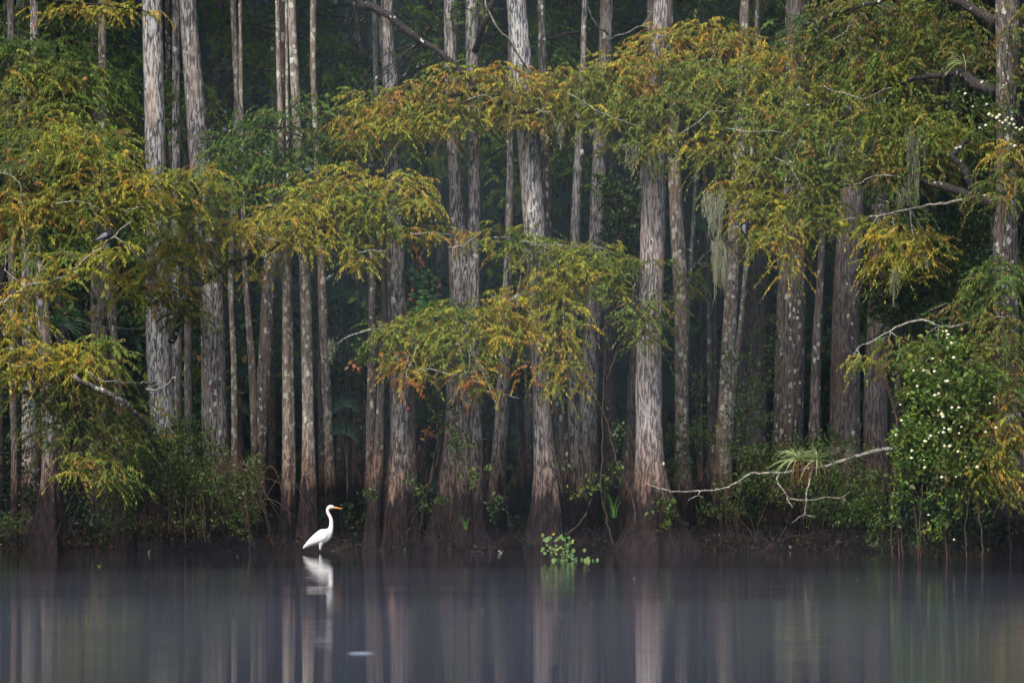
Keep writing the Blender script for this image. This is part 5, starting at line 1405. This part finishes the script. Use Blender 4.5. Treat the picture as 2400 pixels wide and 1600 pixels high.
dark_bird("black long-necked bird with silvery wings perched on the left pale branch", 254, 553, 57.3,
          [(-31, -14, 1, 3), (-24, -8, 2.5, 4), (-14, -2, 6, 5), (-4, 1, 9.5, 7), (3, 4, 8, 6), (4.5, 9, 5, 4), (2.5, 14, 4.2, 3.4), (-1, 18.5, 4, 3.2), (-2, 23, 3.8, 3.1), (0.5, 27, 3.4, 3), (4, 28, 2.4, 2)],
          [(-28, -10, 1, 1, 4.5), (-16, -3, 4, 1.6, 6), (-6, 2, 5.5, 1.6, 7.2), (-1, 4.5, 2, 1, 6.2)], [(2.5, 28, 2.3, 1.4), (7, 26, 1.3, 0.9), (12, 22.5, 0.3, 0.3)], 1.0)
dark_bird("dark bird with a pale wing patch perched by the forked trunk's moss", 1745, 535, 58.7,
          [(6, -30, 1, 3), (5, -22, 2.5, 4), (3, -12, 6, 5), (0, -2, 9, 7), (2, 6, 8.5, 6.5), (5, 12, 6.5, 5), (5, 17, 4.6, 4), (1.5, 18, 2.6, 2.2)],
          [(3, -14, 1, 1, 5), (-1, -6, 3.6, 1.5, 7), (-2, 2, 4.4, 1.5, 7.4), (0, 8, 2, 1, 6.6)], [(2.5, 18, 1.9, 1.3), (-2, 18, 1.1, 0.8), (-7, 17.5, 0.3, 0.3)], 1.0)

# ------------------------------------------------------------------ floating leaves and a painted glint on the water
for px, py, L, lab in ((845, 1531, 66, "painted sky glint on the water below the egret's reflection"),):
    Yw = water_y(py)
    s = Yw / D0 / PXM
    c = at(px, py, Yw)
    c[2] = 0.004
    rng = np.random.default_rng(px)
    n = 14
    t = np.linspace(-1, 1, n)
    wd = 0.5 * 0.09 * (1 - t ** 2) * (0.5 + rng.uniform(0, 0.6, n))
    V = np.concatenate([np.stack([t * L * s / 2, -wd, 0 * t], 1), np.stack([t * L * s / 2, 0 * t, 0.006 * (1 - t ** 2)], 1), np.stack([t * L * s / 2, wd, 0 * t], 1)])
    i = np.arange(n - 1)
    F = np.concatenate([np.stack([i, i + 1, i + n + 1, i + n], 1), np.stack([i + n, i + n + 1, i + 2 * n + 1, i + 2 * n], 1)])
    tag(obj("glint_streak", make_mesh("glint_streak", V, [F], smooth=True), M["glint"], loc=c), lab, "glint")
r6 = np.random.default_rng(66)
for px, py in ((232, 1327), (258, 1307), (274, 1306), (340, 1350), (556, 1305), (515, 1338), (800, 1358), (1486, 1357), (1386, 1415), (1318, 1446), (2010, 1356), (2146, 1397), (22, 1448), (45, 1467), (115, 1521), (545, 1453), (667, 1566), (1146, 1537), (1653, 1530), (1130, 1430)):
    Yw = water_y(py)
    c = at(px, py, Yw)
    c[2] = 0.012
    o = obj("floating_leaf", LG, None, None, c)
    s = r6.uniform(0.012, 0.020) * Yw / 55
    o.scale = (s * 1.4, s, s * 0.6)
    o.rotation_euler = (r6.uniform(-0.2, 0.5), 0, r6.uniform(0, 3))
    tag(o, "tiny leaf floating on the dark open water", "leaf", "leaves afloat on the open water")

# ------------------------------------------------------------------ air
def volume_box(name, lo, hi, density, color, aniso=0.2):
    lo, hi = np.array(lo, float), np.array(hi, float)
    V = np.array([[x, y, z] for x in (lo[0], hi[0]) for y in (lo[1], hi[1]) for z in (lo[2], hi[2])])
    F = np.array([[0, 1, 3, 2], [4, 6, 7, 5], [0, 4, 5, 1], [2, 3, 7, 6], [0, 2, 6, 4], [1, 5, 7, 3]])
    m, nt, out = nodes_of(name)
    pv = N(nt, "ShaderNodeVolumePrincipled")
    pv.inputs["Color"].default_value = (*color, 1)
    pv.inputs["Density"].default_value = density
    pv.inputs["Anisotropy"].default_value = aniso
    nt.links.new(pv.outputs[0], out.inputs["Volume"])
    o = obj(name, make_mesh(name, V, [F]), m)
    return tag(o, kind="stuff")


tag(volume_box("haze", (-420, -65, -2.5), (420, 905, 27), 0.00020, (0.62, 0.84, 1.0)), "thin morning haze hanging over the river and the wood")


def mist_bank(name, label, c, R, density, color):
    """A lens-shaped bank of mist: an egg of even density, so it thins out towards its rim."""
    nu, nv = 40, 18
    V, F = [], []
    for a in range(1, nv):
        for b in range(nu):
            t, p = math.pi * a / nv, 2 * math.pi * b / nu
            V.append([math.sin(t) * math.cos(p), math.sin(t) * math.sin(p), math.cos(t)])
    V += [[0, 0, 1], [0, 0, -1]]
    top, bot = len(V) - 2, len(V) - 1
    for a in range(nv - 2):
        for b in range(nu):
            F.append([a * nu + b, (a + 1) * nu + b, (a + 1) * nu + (b + 1) % nu, a * nu + (b + 1) % nu])
    T3 = [[top, b, (b + 1) % nu] for b in range(nu)] + [[bot, (nv - 2) * nu + (b + 1) % nu, (nv - 2) * nu + b] for b in range(nu)]
    m, nt, out = nodes_of(name)
    pv = N(nt, "ShaderNodeVolumePrincipled")
    pv.inputs["Color"].default_value = (*color, 1)
    pv.inputs["Density"].default_value = density
    pv.inputs["Anisotropy"].default_value = 0.2
    nt.links.new(pv.outputs[0], out.inputs["Volume"])
    o = obj(name, make_mesh(name, np.array(V) * np.array(R), [np.array(F), np.array(T3)]), m, loc=c)
    return tag(o, label, kind="stuff")


mist_bank("river_mist", "low pale mist lying on the open water in front of the trees", (-0.6, 28, 0.02), (15, 15.0, 0.50), 0.0032, (0.70, 0.75, 1.0))
mist_bank("river_mist", "denser heart of the low mist on the open water", (-1.0, 27, 0.02), (11, 9.5, 0.34), 0.0042, (0.70, 0.75, 1.0))
mist_bank("shore_mist", "thin wisp of mist along the foot of the trees", (1.6, 56.5, 0.05), (8.5, 4.4, 0.40), 0.0032, (0.72, 0.76, 1.0))
mist_bank("wood_mist", "blue morning mist drifting among the trunks inside the wood", (0.0, 88, 10.4), (10.5, 25, 8.4), 0.0060, (0.62, 0.84, 1.0))
mist_bank("tree_mist", "faint veil of mist before the middle trees", (0.2, 54.0, 5.6), (5.2, 4.6, 5.4), 0.0032, (0.70, 0.85, 1.0))
